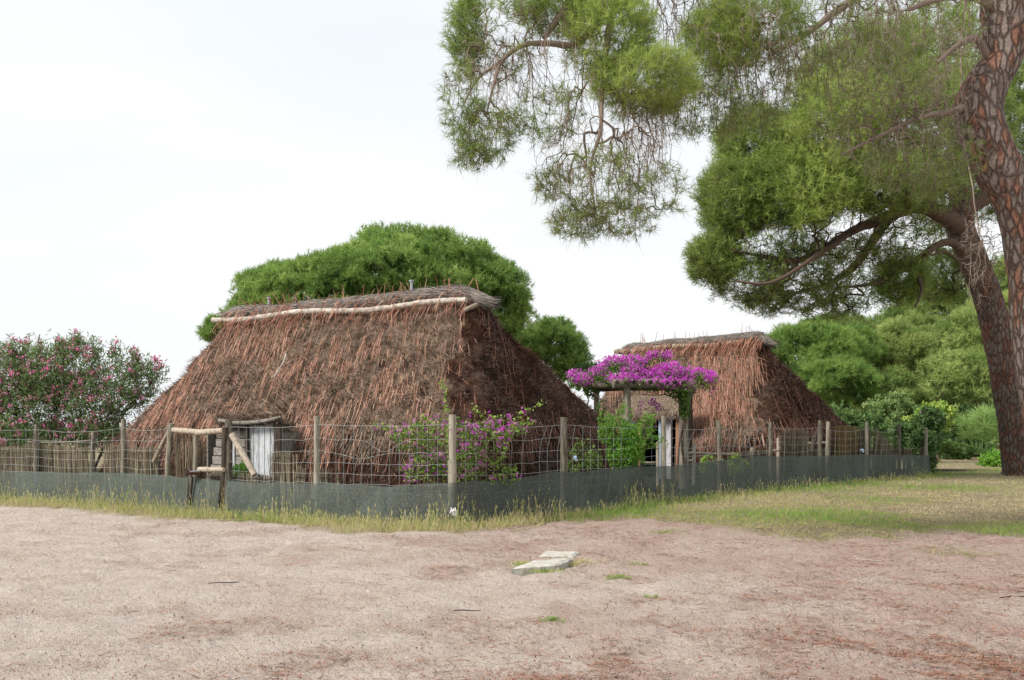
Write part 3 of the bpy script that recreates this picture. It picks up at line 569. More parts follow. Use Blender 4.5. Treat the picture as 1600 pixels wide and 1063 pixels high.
for k, (px, py, off, ln) in enumerate(posts):
    b = fence_pt(px)+back*off; b[0] = (px-800)/F*b[1]; post_mesh(b, P(px, py, b[1])[2], {357: .07, 881: .062, 707: .06}.get(px, .05), ln*3, 'post', k, parent=fen)
def net_strip(px0, px1, out=.05, nm='shade_net', parent=None, zt=None):
    n = int((px1-px0)/3)+2; X = np.linspace(px0, px1, n); kx = A([q[0] for q in FEN]); pts = A([fence_pt(x) for x in X])
    tz = np.interp(X, kx, FZ)+(fbm(np.c_[X, X*0, X*0], .02, 3, 3)-.5)*.09+(fbm(np.c_[X, X*0, X*0], .12, 2, 13)-.5)*.02
    if zt is not None: tz = tz*0+zt
    rows = np.linspace(0, 1, 9); T = unit(np.gradient(pts, axis=0)); nn = np.cross(T, A([0, 0, 1.])); nn = np.where((nn[:, 1:2] > 0), -nn, nn)
    g = []
    for r in rows:
        z = tz*r; w = (fbm(np.c_[X*.06, np.full(n, r*2.), X*0], 1., 3, 6)-.5)*.09+(fbm(np.c_[X*.3, np.full(n, r*.6), X*0], 1., 2, 16)-.5)*.045
        g.append(pts+nn*(out+w*.6+.06*(1-r))[:, None]+np.c_[X*0, X*0, z])
    g = A(g); k = len(rows); i = (np.arange(k-1)[:, None]*n+np.arange(n-1)[None]).ravel()
    mb = MB(); mb.add(g.reshape(-1, 3), np.c_[i, i+1, i+n+1, i+n], .5, 0, True); o = mb.build(nm, [M['net']], parent); return o
net_strip(-140, 262, parent=fen); net_strip(357, 1449, parent=fen)
def wire_run(px0, px1, parent, seed=0):
    mb = MB(); kx = [-140, 57, 193, 267, 357, 495, 707, 881, 1037, 1125, 1204, 1281, 1354, 1405, 1450]
    kz = [669, 672, 669, 668, 667, 664, 664, 664, 667, 667, 668, 668, 670, 672, 676]
    n = int((px1-px0)/4)+2; X = np.linspace(px0, px1, n); base = A([fence_pt(x) for x in X]); tp = np.interp(X, kx, kz)
    # sag between posts
    ph = np.interp(X, kx, np.arange(len(kx))); fr = ph-np.floor(ph); sag = np.sin(fr*math.pi)*(2+4*hsh(np.floor(ph).astype(np.int64), np.full(n, 3), np.full(n, 5)))
    tz = EYE-(tp+sag-HZ)/F*base[:, 1]
    fracs = [1, .86, .73, .61, .5, .4, .31]; lines = []
    for q, fz in enumerate(fracs):
        wob = (fbm(np.c_[X*.035, np.full(n, q*3.), X*0], 1., 3, 31+seed)-.5)*.07
        if q == 1: wob -= .18*np.exp(-((X-600)/22)**2)
        if q == 2: wob -= .1*np.exp(-((X-560)/30)**2)
        pp = base+np.c_[X*0, X*0+.02+(fbm(np.c_[X*.03, np.full(n, q*1.), X*0], 1., 2, 8)-.5)*.08, tz*fz+wob*(1 if 0 < q < 6 else .4)]
        lines.append(pp); tube(mb, pp, .0024 if q else .003, 4, v=.6, cap=False)
    ln = A(lines); stp = 5
    gaps = 0
    x = px0+3.
    while x < px1-2:
        Yx = fence_pt(x)[1]; j = np.interp(x, X, np.arange(n)); j0 = int(j)
        lean = 1.6*np.exp(-((x-840)/40)**2)+1.6*np.exp(-((x-1085)/30)**2)+1.5*np.exp(-((x-1160)/40)**2)
        pts = [lines[q][min(n-1, max(0, int(round(j0+(len(fracs)-2-q if q < 2 else 0)*0+(lean*(2-q)*.9 if q < 2 else 0)+rng.normal()*.15))))] for q in range(len(fracs))]
        if not (380 < x < 497 and rng.uniform() < .6) and rng.uniform() > .08: tube(mb, A(pts), .0021, 4, v=.4, cap=False)
        x += .145*F/Yx
    return mb.build('wire_mesh', [M['wire']], parent)
wire_run(-140, 267, fen); wire_run(357, 1405, fen, 4)

# gate ------------------------------------------------------------------------
gb = fence_pt(310); gate = thing('gate', gb, 'rustic log gate with heather infill set in the wire fence left of the hut door', 'gate')
fy = lambda px, o=-.05: fence_pt(px)+A([0, o, 0])
def gp(px, py, o=-.05): b = fy(px, o); return P(px, py, b[1])
mb = MB(); tube(mb, [fy(258), gp(262, 735), gp(267, 662)], [.04, .05, .055], 10, step=.15, rough=.15, flat=True); mb.build('gate_post', [M['post']], gate)
mb = MB(); tube(mb, [fy(349), gp(350, 735), gp(352, 668)], [.035, .05, .055], 10, step=.15, rough=.15, flat=True); mb.build('gate_post', [M['darkwood']], gate)
mb = MB(); tube(mb, [gp(305, 760, -.02), gp(306, 672, -.02)], .05, 8, step=.15, rough=.15); mb.build('middle_post', [M['post']], gate)
for a, b, r in (((271, 672), (309, 675), .05), ((308, 676), (350, 673), .055), ((311, 734), (351, 734), .05)):
    mb = MB(); tube(mb, [gp(*a, -.08), gp(*b, -.08)], [r, r*.9], 10, step=.12, rough=.18, v=.8); mb.build('rail', [M['log']], gate)
mb = MB(); tube(mb, [gp(264, 674, -.02), gp(240, 722, -.02)], .04, 8, step=.12, rough=.15); mb.build('brace', [M['log']], gate)
mb = MB(); tube(mb, [gp(362, 679, .0), gp(398, 742, .0)], [.055, .05], 8, step=.12, rough=.15, v=.8); mb.build('brace', [M['log']], gate)
net_strip(262, 300, .07, parent=gate); net_strip(302, 349, .07, parent=gate)
tray = thing('rusty_tray', fy(301, -.3), 'small rusty tray on a thin dark stake in front of the log gate', 'tray')
mb = MB(); tube(mb, [fy(300, -.2), gp(301, 745, -.2)], .022, 8, step=.1, rough=.2); mb.build('stake', [M['darkwood']], tray)
mb = MB(); c = gp(304, 738, -.22); box(mb, c, A([.13, 0, .0]), A([0, .07, 0]), A([0, 0, .012])); box(mb, c-A([0, 0, .03]), A([.11, 0, 0]), A([0, .05, 0]), A([0, 0, .018])); box(mb, c+A([-.12, 0, .012]), A([.012, 0, 0]), A([0, .07, 0]), A([0, 0, .012])); mb.build('tray_top', [M['rust']], tray)
mb = MB(); box(mb, c+A([.02, -.03, .02]), A([.09, 0, .004]), A([0, .03, 0]), A([0, 0, .006])); mb.build('zinc_strip', [M['metal']], tray)

# reed and heather screens --------------------------------------------------------
def screen(px0, px1, pyt0, pyt1, off, label, mat='reed', n=None, rag=.12, bot=0., bands=0, lean=0.):
    a, b = fence_pt(px0)+back*off, fence_pt(px1)+back*off; a[0] = (px0-800)/F*a[1]; b[0] = (px1-800)/F*b[1]
    Ln = np.linalg.norm(b-a); n = n or int(Ln*420); t = rng.uniform(0, 1, n); p = a+(b-a)*t[:, None]
    za, zb = P(px0, pyt0, a[1])[2], P(px1, pyt1, b[1])[2]; top = (za+(zb-za)*t)+(fbm(np.c_[t*Ln*2.5, t*0, t*0], 1, 3, px0 % 13)-.5)*rag*2+rng.normal(size=n)*rag*.2
    nrm = unit(np.cross(b-a, A([0, 0, 1.]))); p = p+nrm*rng.normal(size=(n, 1))*.012; p[:, 2] = bot
    root = thing('reed_screen', (a+b)/2*A([1, 1, 0]), label, 'screen', 'reed screens behind the wire fence')
    mb = MB(); d = unit(np.c_[rng.normal(size=n)*.03+lean, np.zeros(n), np.ones(n)]); s = unit(np.cross(d, nrm+rdir(n)*.3))
    L_ = np.maximum(top-bot, .1)
    gp_ = fbm(np.c_[p[:, 0]*5, t*0, t*0+px0], 1, 2, 4) > (.36 if mat == 'reed' and not bands else .2)
    p, top, d, s, L_ = p[gp_], top[gp_], d[gp_], s[gp_], L_[gp_]; n = len(p)
    # pieces of irregular length so the mat frays
    cut = rng.uniform(size=n) < .35; st = np.where(cut, rng.uniform(0, .6, n), 0)*L_; 
    ribbons(mb, p+d*st[:, None], d, (L_-st)*np.where(rng.uniform(size=n) < .3, rng.uniform(.6, 1, n), 1), rng.uniform(.006, .016, n), s, rng.uniform(0, 1, n), 0, bend=rng.normal(size=(n, 3))*A([.02, .005, 0]))
    for z in np.linspace(bot+.2, min(za, zb)-.08, max(2, bands)): 
        q = A([a+(b-a)*x+A([0, -.03, z+rng.normal()*.008]) for x in np.linspace(0, 1, 14)]); tube(mb, q, .006, 4, v=.1)
    mb.build('reeds', [M[mat]], root)
screen(-60, 118, 700, 696, .55, 'ragged heather screen at the far left behind the grey rails', rag=.1)
screen(118, 240, 694, 702, .25, 'brown heather screen between the two left posts in front of the oleander', rag=.14)
screen(241, 264, 700, 700, .12, 'narrow heather screen filling the corner under the slanting gate brace', rag=.05)
screen(266, 303, 676, 682, .12, 'tall heather screen filling the left half of the log gate', rag=.06)
screen(303, 317, 684, 690, .14, 'thin strip of heather screen beside the gate middle post', rag=.06)
screen(318, 425, 738, 742, .2, 'low heather screen below the lower gate rail in front of the plank wall', rag=.05)
screen(424, 462, 706, 708, .35, 'heather screen hiding the foot of the white door', rag=.12)
screen(465, 530, 722, 740, .3, 'low frayed heather screen around the fence post right of the door', rag=.14)
screen(1150, 1205, 708, 702, .6, 'low brown reed screen left of the post with the cross rail', 'reed', rag=.05, bands=4)
screen(1222, 1262, 674, 674, .55, 'brown banded reed screen left of the twin posts', 'reed', rag=.06, bands=6)
screen(1262, 1300, 702, 700, .6, 'low reed screen behind the twin posts', 'reed', rag=.06, bands=4)
screen(1301, 1338, 666, 666, .4, 'yellowish banded reed screen right of the twin posts', 'reed_b', rag=.015, bands=8)
screen(1339, 1360, 668, 670, .45, 'dark reed screen wrapped round the post with a clean top edge', 'reed', rag=.04, bands=6)
screen(1361, 1392, 668, 700, .4, 'reed screen whose right side slumps outward near the fence end', 'reed', rag=.05, bands=5, lean=.08)
screen(1392, 1447, 704, 700, .45, 'frayed dark reed screen at the fence end', 'reed', rag=.1)

# inner rails ------------------------------------------------------------------
rf = thing('rail_fence', G(100, 776), 'low grey rail fence of thin rough poles under the oleander', 'fence')
for a, b in (((42, 691), (152, 688)), ((46, 707), (125, 702)), ((125, 703), (150, 694))):
    mb = MB(); tube(mb, [P(*a, 21.6), (P(*a, 21.6)+P(*b, 21.4))/2+A([0, 0, -.03]), P(*b, 21.4)], .02, 6, step=.2, rough=.2); mb.build('rail', [M['post']], rf)
for px in (46, 88, 122): mb = MB(); tube(mb, [P(px, 778, 21.7)*A([1, 1, 0]), P(px, 686, 21.7)], .03, 6, step=.2, rough=.2); mb.build('post', [M['post']], rf)
rf = thing('rail_fence', P(1100, 668, 26)*A([1, 1, 0]), 'low pale rail fence in front of the smaller hut', 'fence')
for px, py, Y in ((1028, 691, 25.5), (1063, 709, 25), (1084, 691, 25.5), (1175, 700, 26.5), (1216, 685, 27), (1275, 690, 29)):
    mb = MB(); tube(mb, [P(px, 668, Y)*A([1, 1, 0]), P(px, py, Y)], .045, 8, step=.2, rough=.15, v=.9); mb.build('post', [M['log']], rf)
for a, b, Y in (((1063, 708), (1084, 707), 25.2), ((1066, 720), (1084, 719), 25.2), ((1086, 708), (1172, 709), 26), ((1172, 706), (1216, 704), 26.6), ((1206, 691), (1290, 692), 27.6), ((1000, 722), (1028, 723), 25.4)):
    mb = MB(); tube(mb, [P(*a, Y), P((a[0]+b[0])/2, (a[1]+b[1])/2+1, Y), P(*b, Y+.3)], .03, 8, step=.2, rough=.2, v=.9); mb.build('rail', [M['log']], rf)
lg = MB(); tube(lg, [P(1259, 740, 27), P(1270, 700, 27), P(1277, 672, 27)], [.1, .09, .05], 8, step=.15, rough=.3); tag(lg.build('leaning_trunk', [M['darkwood']]), 'dark crooked stake leaning left of the twin posts', 'stake')

# rubbish on the net --------------------------------------------------------------
def scrap(px, py, Y, sx, sz, mat, label):
    mb = MB(); n = 7; c = P(px, py, Y); u_, v_ = np.meshgrid(np.linspace(-1, 1, n), np.linspace(-1, 1, n))
    r = np.sqrt(u_**2+v_**2); g = np.stack([c[0]+u_*sx*(1-.25*v_), c[1]+(noise(np.stack([u_*2, v_*2, u_*0], -1), 1.3, 3)-.5)*.08-.02*(1-r), c[2]+v_*sz*(1+.3*np.sin(u_*3))-.3*sz*u_], -1)
    i = (np.arange(n-1)[:, None]*n+np.arange(n-1)[None]); keep = ~((i == i.min()) | (i == i.max())).ravel(); i = i.ravel()[keep]
    F1 = np.c_[i, i+1, i+n+1, i+n]; V = g.reshape(-1, 3); mb.add(V, F1, .8, 0); mb.add(V+A([0, .008, 0]), F1[:, ::-1], .4, 0)
    return tag(mb.build('plastic_scrap', [M[mat]]), label, 'scrap')
scrap(709, 800, fence_pt(709)[1]-.16, .055, .055, 'plastic', 'crumpled white plastic scrap caught on the net below the corner post')
scrap(899, 716, 16.2, .03, .035, 'bluep', 'small pale blue plastic scrap hanging in the wire right of the tall post')
scrap(1347, 704, 27.6, .05, .04, 'bluep', 'small pale blue scrap on the reed screen near the fence end')

# ------------------------------------------------------------------ concrete slabs and ground bits
def slab(c, du, dv, h, tilt, label):
    mb = MB(); n = 14; u_, v_ = np.meshgrid(np.linspace(-1, 1, n), np.linspace(-1, 1, n)); c = np.asarray(c)
    p = c+u_[..., None]*du+v_[..., None]*dv; z = h+tilt*u_+(fbm(p, 9, 3, 2)-.5)*.012; z = z-.018*((np.abs(u_) > .95) | (np.abs(v_) > .95))
    jag = (fbm(p, 14, 2, 7)-.5)*.05*((np.abs(u_) > .95) | (np.abs(v_) > .95)); top = p+A([0, 0, 1.])*z[..., None]+np.stack([jag, jag, 0*jag], -1)
    i = (np.arange(n-1)[:, None]*n+np.arange(n-1)[None]).ravel(); mb.add(top.reshape(-1, 3), np.c_[i, i+1, i+n+1, i+n], .7, 0)
    e = np.concatenate([top[0], top[1:, -1], top[-1, ::-1][1:], top[::-1, 0][1:-1]]); b = e*A([1, 1, 0])-A([0, 0, .05]); k = len(e); j = np.arange(k); mb.add(np.vstack([e, b]), np.c_[(j+1) % k, j, j+k, (j+1) % k+k], .3, 0)
    return tag(mb.build('concrete_slab', [M['stone']]), label, 'slab', 'broken slabs lying on the sand')
c = G(850, 888); slab(c, A([.235, .04, 0]), A([-.03, .3, 0])*.9+A([.13, 0, 0]), .065, .012, 'tilted pale concrete slab in front, ringed by weeds on the sand')
c = G(868, 876); slab(c+A([.06, .35, 0]), A([.2, -.03, 0]), A([.05, .2, 0]), .04, 0, 'flatter pale concrete slab just behind the tilted one')
def weeds(px, py, n, r, h, label, col=(.5, 1), mat='grass'):
    c = G(px, py); mb = MB(); p = c+np.c_[rng.normal(size=(n, 2))*A([r, r*.6]), np.zeros(n)]; p[:, 2] = ground_h(p)
    d = unit(np.c_[rng.normal(size=(n, 2))*.7, np.ones(n)]); ribbons(mb, p, d, rng.uniform(.3, 1, n)*h, .007, unit(np.cross(d, rdir(n))), rng.uniform(*col, n), 0, taper=.2)
    leaves(mb, p+d*.02, rng.uniform(.02, .04, n), .4, rng.uniform(*col, n), 0)
    return tag(mb.build('weed', [M[mat]]), label, 'weed', 'small weeds on the open sand')
for a in ((861, 974, 40, .04, .04, 'bright green weed sprig alone on the sand below the slabs'), (965, 906, 60, .07, .05, 'green weed sprig to the right of the slabs'),
          (998, 880, 30, .06, .04, 'small pale weed tuft right of the slabs near the grass verge'), (1012, 930, 30, .06, .04, 'faint thin weed tuft on reddish litter right of the slabs'),
          (1372, 838, 60, .12, .06, 'green weed tuft at the lower edge of the verge on the right'), (1040, 832, 60, .12, .06, 'weed tuft at the verge edge below the pergola')): weeds(*a)
ring = []
for px, py, n, r, cc in ((825, 884, 260, .07, (.2, .9)), (850, 893, 340, .10, (.2, .9)), (888, 884, 240, .06, (.0, .6)), (815, 880, 100, .05, (0, .5)), (905, 878, 200, .12, (0, .4))):
    ring.append((px, py, n, r, cc))
mb = MB()
for px, py, n, r, cc in ring:
    c = G(px, py); p = c+np.c_[rng.normal(size=(n, 2))*A([r, r*.6]), np.zeros(n)]; d = unit(np.c_[rng.normal(size=(n, 2))*.7, np.ones(n)]); ribbons(mb, p, d, rng.uniform(.3, 1, n)*.055, .007, unit(np.cross(d, rdir(n))), rng.uniform(*cc, n), 0, taper=.2)
tag(mb.build('grass', [M['grass']]), 'dry and green grass ringing the concrete slabs', None, kind='stuff')
for px, py, ln, ang, mat, lab in ((350, 913, .28, .1, 'darkwood', 'thin dark twig lying on the pale sand at left'), (730, 957, .22, 0, 'darkwood', 'thin dark twig lying on the sand below the slabs'), (1365, 878, .32, -.3, 'cane', 'pale bare stick lying on the litter at right'), (1592, 935, .4, .1, 'darkwood', 'dark twig at the right edge of the sand'), (1290, 1013, .2, .3, 'darkwood', 'short curved twig low on the right of the sand')):
    c = G(px, py)+A([0, 0, .015]); mb = MB(); d = A([math.cos(ang), math.sin(ang)*3, 0])*ln/2; tube(mb, [c-d, c-d*.3+A([0, .02, 0]), c+d*.4-A([0, .015, 0]), c+d], [.004, .0055, .005, .003], 6, step=.05, rough=.3); tag(mb.build('fallen_twig', [M[mat]]), lab, 'twig', 'twigs lying on the sand')

# ------------------------------------------------------------------ trees
def nodes_from(lines, step=.22):
    pos, par, rad = [], [], []
    for pts, rr in lines:
        pts = np.asarray(pts, float); d = np.concatenate([[0], np.cumsum(np.linalg.norm(np.diff(pts, axis=0), axis=1))]); q = smooth_path(pts, step)
        d2 = np.concatenate([[0], np.cumsum(np.linalg.norm(np.diff(q, axis=0), axis=1))]); r = np.interp(d2/d2[-1], d/d[-1], rr)
        i0 = len(pos)
        for k in range(len(q)): pos.append(q[k]); par.append(i0+k-1 if k else -1); rad.append(r[k])
    return A(pos), par, rad
def grow(lines, targets, droop=0., tip=.0028, rmax=.05, step=.22, skip=0.0, sagk=.12):
    pos, par, rad = nodes_from(lines, step); n0 = len(pos); cap = n0+len(targets)*40; Pn = np.zeros((cap, 3)); Pn[:n0] = pos; par = list(par); n = n0
    dmin = np.min(np.linalg.norm(targets[:, None]-A(pos)[None, ::3], axis=2), axis=1); order = np.argsort(dmin); ends = np.zeros(len(targets), int); D_ = np.zeros((cap, 3))
    D_[1:n0] = unit(Pn[1:n0]-Pn[:n0-1])
    for ti in order:
        t = targets[ti]; dv = t-Pn[:n]; d = np.sqrt((dv*dv).sum(1)); cost = (np.hypot(dv[:, 0], dv[:, 1])*2.2+np.abs(dv[:, 2])*.6+droop*np.maximum(0, dv[:, 2])) if droop > 0 else d-droop*np.maximum(0, -dv[:, 2])
        j = int(np.argmin(cost)); dist = d[j]; m = max(2, min(36, int(dist/step)+1)); p0 = Pn[j]; c = (p0*.55+t*.45+D_[j]*dist*.10+A([0, 0, .10*dist])) if droop > 0 else p0+D_[j]*dist*.35+A([0, 0, -sagk*dist])
        tt = np.linspace(0, 1, m+1)[1:, None]; q = p0*(1-tt)**2+2*c*tt*(1-tt)+t*tt**2; q[:-1] += rng.normal(size=(m-1, 3))*min(.022 if droop > 0 else .035, dist*.05)
        if n+m >= cap: break
        Pn[n:n+m] = q; prev = j; pr = p0
        for k in range(m): par.append(prev); D_[n+k] = unit(q[k]-pr); pr = q[k]; prev = n+k
        ends[ti] = n+m-1; n += m
    Pn = Pn[:n]; par = A(par); area = np.zeros(n)
    kids = np.zeros(n, int); np.add.at(kids, par[n0:], 1); area[kids == 0] = tip**2.3
    for k in range(n-1, n0-1, -1): area[par[k]] += area[k] if par[k] >= 0 else 0
    r = np.minimum(np.maximum(area, tip**2.3)**(1/2.3), rmax); a = par[n0:]; b = np.arange(n0, n)
    return Pn, a, b, r, ends, D_[:n]
def edges_mesh(mb, Pn, a, b, r, m=0, v=.5, sides=3):
    p, q = Pn[a], Pn[b]; T = unit(q-p); U = unit(np.cross(T, A([.3, .5, .81]))); Vv = np.cross(T, U); ra = np.minimum(r[a], r[b]*1.5); rb = r[b]; n = len(a); V = []
    for e, rr, c in ((0, ra, p), (1, rb, q)):
        for s in range(sides):
            th = 2*math.pi*s/sides; V.append(c+(U*math.cos(th)+Vv*math.sin(th))*rr[:, None])
    V = np.stack(V, 1); i = np.arange(n)[:, None]*2*sides; Fc = np.concatenate([i+A([s, (s+1) % sides, sides+(s+1) % sides, sides+s]) for s in range(sides)])
    mb.add(V.reshape(-1, 3), Fc, np.repeat(np.broadcast_to(v, (n,)), 2*sides), m, True)
def blob_pts(px, py, rx, ry, Y, n, dep=None, shell=.5):
    c = P(px, py, Y); d = rdir(n); r = rng.uniform(shell, 1, n)**(1/2.)
    R = A([rx/F*Y, (dep if dep else rx/F*Y), ry/F*Y]); return c+d*r[:, None]*R, d
def big_pine(root, trunk, trad, limbs, blobs, bark, K, nl, nw, droop, tips, seed, per=1, trunk_sides=28):
    mb = MB(); tp = [P(*q) for q in trunk]; tp[0] = tp[0]*A([1, 1, 0])-A([0, 0, .1]); Yt = A([q[2] for q in trunk]); tr = A(trad)/F*Yt
    tube(mb, tp, tr, trunk_sides, step=.08, rough=.07, rs=3.2, seed=seed); tube(mb, [tp[0], tp[0]+A([0, 0, .25])], [tr[0]*1.45, tr[0]*.95], trunk_sides, step=.05, rough=.25, rs=3)
    tk = mb.build('trunk', [bark], root)
    mb = MB(); lines = [(A(tp), tr)]
    for pts, w in limbs:
        q = [P(*z) for z in pts]; rr = A(w)/F*A([z[2] for z in pts]); lines.append((A(q), rr)); tube(mb, q, rr, 12, step=.1, rough=.3, rs=5, seed=3, v=.5)
    T, Dd, kind = [], [], []
    for bl in blobs:
        k, px, py, rx, ry, Y, n = bl[:7]; n = int(n*(2.4 if k == 'd' and droop > 0 else 1.35)); p, d = blob_pts(px, py, rx, ry, Y, n, bl[7] if len(bl) > 7 else None, .15 if k == 'd' else (.25 if k == 's' and droop > 0 else .35)); T.append(p); Dd.append(d); kind += [k]*n
    T = np.vstack(T); Dd = np.vstack(Dd); kind = A(kind)
    Pn, a, b, r, ends, D_ = grow(lines[0:1][:0]+lines, T, droop=droop, tip=tips)
    # edges leading only to dead targets are paler
    live = np.zeros(len(Pn), bool); 
    par = {int(y): int(x) for x, y in zip(a, b)}
    for e, k in zip(ends, kind):
        if k == 'd': continue
        j = int(e)
        while j in par and not live[j]: live[j] = True; j = par[j]
    edges_mesh(mb, Pn, a, b, r, 0, np.where(live[b], .35, .8)+rng.uniform(-.15, .15, len(b)), 3)
    # stubby dead side twigs
    nn = len(a); dd = live[b] == False; pk = rng.integers(0, nn, int(nn*.9)); p = Pn[b[pk]]; d = unit(D_[b[pk]]*.5+rdir(len(pk))+A([0, 0, -.35])); tris(mb, p, d, rng.uniform(.08, .3, len(pk)), tips*2, unit(np.cross(d, rdir(len(pk)))), rng.uniform(.4, 1, len(pk)), 0)
    mb.build('branches', [M['twig_' + root['kindkey']]], root)
    mb = MB(); g = kind != 'd'; dens = np.where(kind == 'g', per, 1)
    c, d, kk = T[g], Dd[g], kind[g]; e = ends[g]; hd = D_[e]
    rep = np.where(kk == 's', 1 if droop > 0 else max(2, per//2), per); c = np.repeat(c, rep, 0); hd = np.repeat(hd, rep, 0); d = np.repeat(d, rep, 0); kr = np.repeat(kk, rep)
    c = c+rdir(len(c))*nl*.75*(np.repeat(rep, rep) > 1)[:, None]; td = unit(hd*.5+d*.35+A([0, 0, .45])+rdir(len(c))*.3)
    v = np.clip(rng.normal(.42, .16, len(c))+np.where(kr == 'b', .3, 0)-np.where(kr == 's', .08, 0), 0, 1)
    tufts(mb, c, td, K, nl, nw, v, 0, spread=.75, along=nl*.5)
    # bright candle tips
    q = (kr == 'b') & (rng.uniform(size=len(c)) < .5); tris(mb, c[q]+td[q]*nl*.3, unit(td[q]+A([0, 0, .6])), .07, .012, unit(np.cross(td[q], rdir(q.sum()))), 1., 0)
    mb.build('foliage', [M['needle']], root)
M['twig_a'] = M['twig']; M['twig_b'] = vmat('dark_branches', ['#2f2621', '#4a3d35', '#6b5b4f', '#8b7c6c'], .9, spec=.15)

# near pine with the bent trunk
tA = thing('pine_tree', G(1668, 826), 'near pine at the right edge, bent orange grey trunk and drooping bare twigs overhead', 'tree'); tA['kindkey'] = 'a'
Yt = 15.
trA = [(1672, 826, Yt), (1650, 720, Yt), (1634, 640, Yt), (1620, 560, Yt), (1612, 500, Yt), (1608, 430, Yt), (1600, 360, Yt), (1586, 310, Yt), (1558, 260, Yt), (1536, 210, Yt), (1530, 165, Yt), (1546, 125, Yt), (1569, 88, Yt), (1569, 45, Yt), (1567, 0, Yt), (1575, -90, Yt), (1560, -200, Yt+.3), (1590, -320, Yt+.6)]
rdA = [42, 37, 34, 32, 31, 31, 32, 33, 35, 36, 36, 32, 27, 31, 33, 28, 22, 14]
lA = [([(1572, -60, 15), (1450, -130, 14.4), (1250, -150, 13.6), (1050, -110, 13), (940, -40, 12.6), (880, 20, 12.4), (850, 60, 12.3)], [20, 17, 14, 11, 9, 7, 4]),
      ([(1050, -110, 13), (960, 0, 12.6), (905, 66, 12.4), (860, 68, 12.3), (820, 70, 12.2), (785, 95, 12.1), (772, 130, 12), (760, 180, 12)], [9, 7, 5.5, 4.5, 4, 3.5, 2.5, 1.5]),
      ([(960, 0, 12.6), (945, 90, 12.3), (940, 150, 12.2), (938, 205, 12.1), (922, 265, 12.1), (930, 330, 12.1)], [6, 4.5, 3.6, 3, 2.3, 1.2]),
      ([(785, 95, 12.1), (750, 120, 12), (725, 160, 11.9)], [3, 2, 1.2]),
      ([(1250, -150, 13.6), (1330, -20, 13.8), (1290, 30, 13.6), (1240, 65, 13.4), (1200, 88, 13.3)], [8, 6.5, 5.5, 4.5, 3]),
      ([(1550, 110, 15), (1528, 62, 14.8), (1498, 70, 14.5), (1465, 98, 14.3)], [8, 6, 4.5, 2.5]),
      ([(1565, 30, 15), (1535, 0, 14.8), (1480, -5, 14.4), (1420, 15, 14.2)], [11, 7, 5.5, 3.5]),
      ([(1510, 168, 14.9), (1480, 176, 14.7), (1431, 186, 14.4), (1370, 215, 14.1), (1314, 242, 13.9)], [7, 5, 4, 3, 1.5]),
      ([(1576, -80, 15), (1700, -150, 14), (1850, -150, 13.5), (2000, -100, 13)], [20, 15, 10, 6]),
      ([(1560, -200, 15.3), (1400, -300, 17), (1200, -330, 18.5)], [18, 12, 6])]
bA = [('b', 950, 50, 75, 70, 12.3, 230), ('b', 1010, 130, 85, 45, 12.2, 230), ('g', 880, 10, 70, 40, 12.6, 120), ('g', 728, 50, 22, 75, 12.4, 90), ('s', 790, 60, 70, 75, 12.3, 170),
      ('s', 720, 165, 36, 70, 12, 100), ('s', 765, 205, 55, 50, 12, 170), ('s', 735, 245, 35, 20, 12, 60), ('s', 860, 180, 60, 50, 12.2, 110), ('s', 930, 290, 90, 60, 12.1, 210), ('s', 905, 348, 50, 26, 12.1, 110), ('s', 975, 345, 60, 28, 12.1, 90), ('s', 850, 290, 30, 25, 12, 25), ('s', 1040, 300, 35, 45, 12.2, 45),
      ('d', 1000, 235, 50, 100, 12.3, 330), ('d', 880, 110, 120, 90, 12.5, 160), ('d', 760, 140, 60, 90, 12.1, 120), ('d', 900, 260, 70, 90, 12.1, 140), ('d', 1040, 170, 60, 60, 12.5, 100),
      ('b', 1125, 60, 60, 55, 12.8, 170), ('g', 1180, 40, 90, 50, 13.2, 170), ('s', 1100, 170, 90, 45, 13, 220), ('s', 1180, 140, 90, 70, 13.4, 260), ('d', 1060, 20, 60, 50, 13, 130), ('d', 1150, 90, 120, 90, 13, 240),
      ('s', 1280, 50, 100, 70, 13.8, 170), ('d', 1300, 70, 110, 90, 13.8, 220), ('d', 1420, 80, 120, 100, 14.2, 220), ('d', 1380, 190, 110, 90, 14.3, 160), ('s', 1420, 40, 120, 60, 14.4, 150), ('s', 1500, 60, 30, 60, 15.5, 50), ('d', 1480, 150, 50, 100, 14.8, 110), ('s', 1440, 250, 90, 60, 14.6, 200), ('d', 1440, 250, 90, 60, 14.6, 110), ('s', 1350, 130, 110, 70, 14, 200), ('d', 1525, 400, 25, 90, 17, 60),
      ('g', 900, -70, 200, 60, 12.6, 170), ('g', 1200, -140, 260, 80, 14, 150), ('g', 1500, -220, 250, 80, 15, 120), ('g', 1820, -100, 200, 90, 14, 110), ('g', 1400, -300, 300, 60, 17, 90)]
big_pine(tA, trA, rdA, lA, bA, M['barkA'], 15, .12, .006, .8, .0026, 1, per=4)

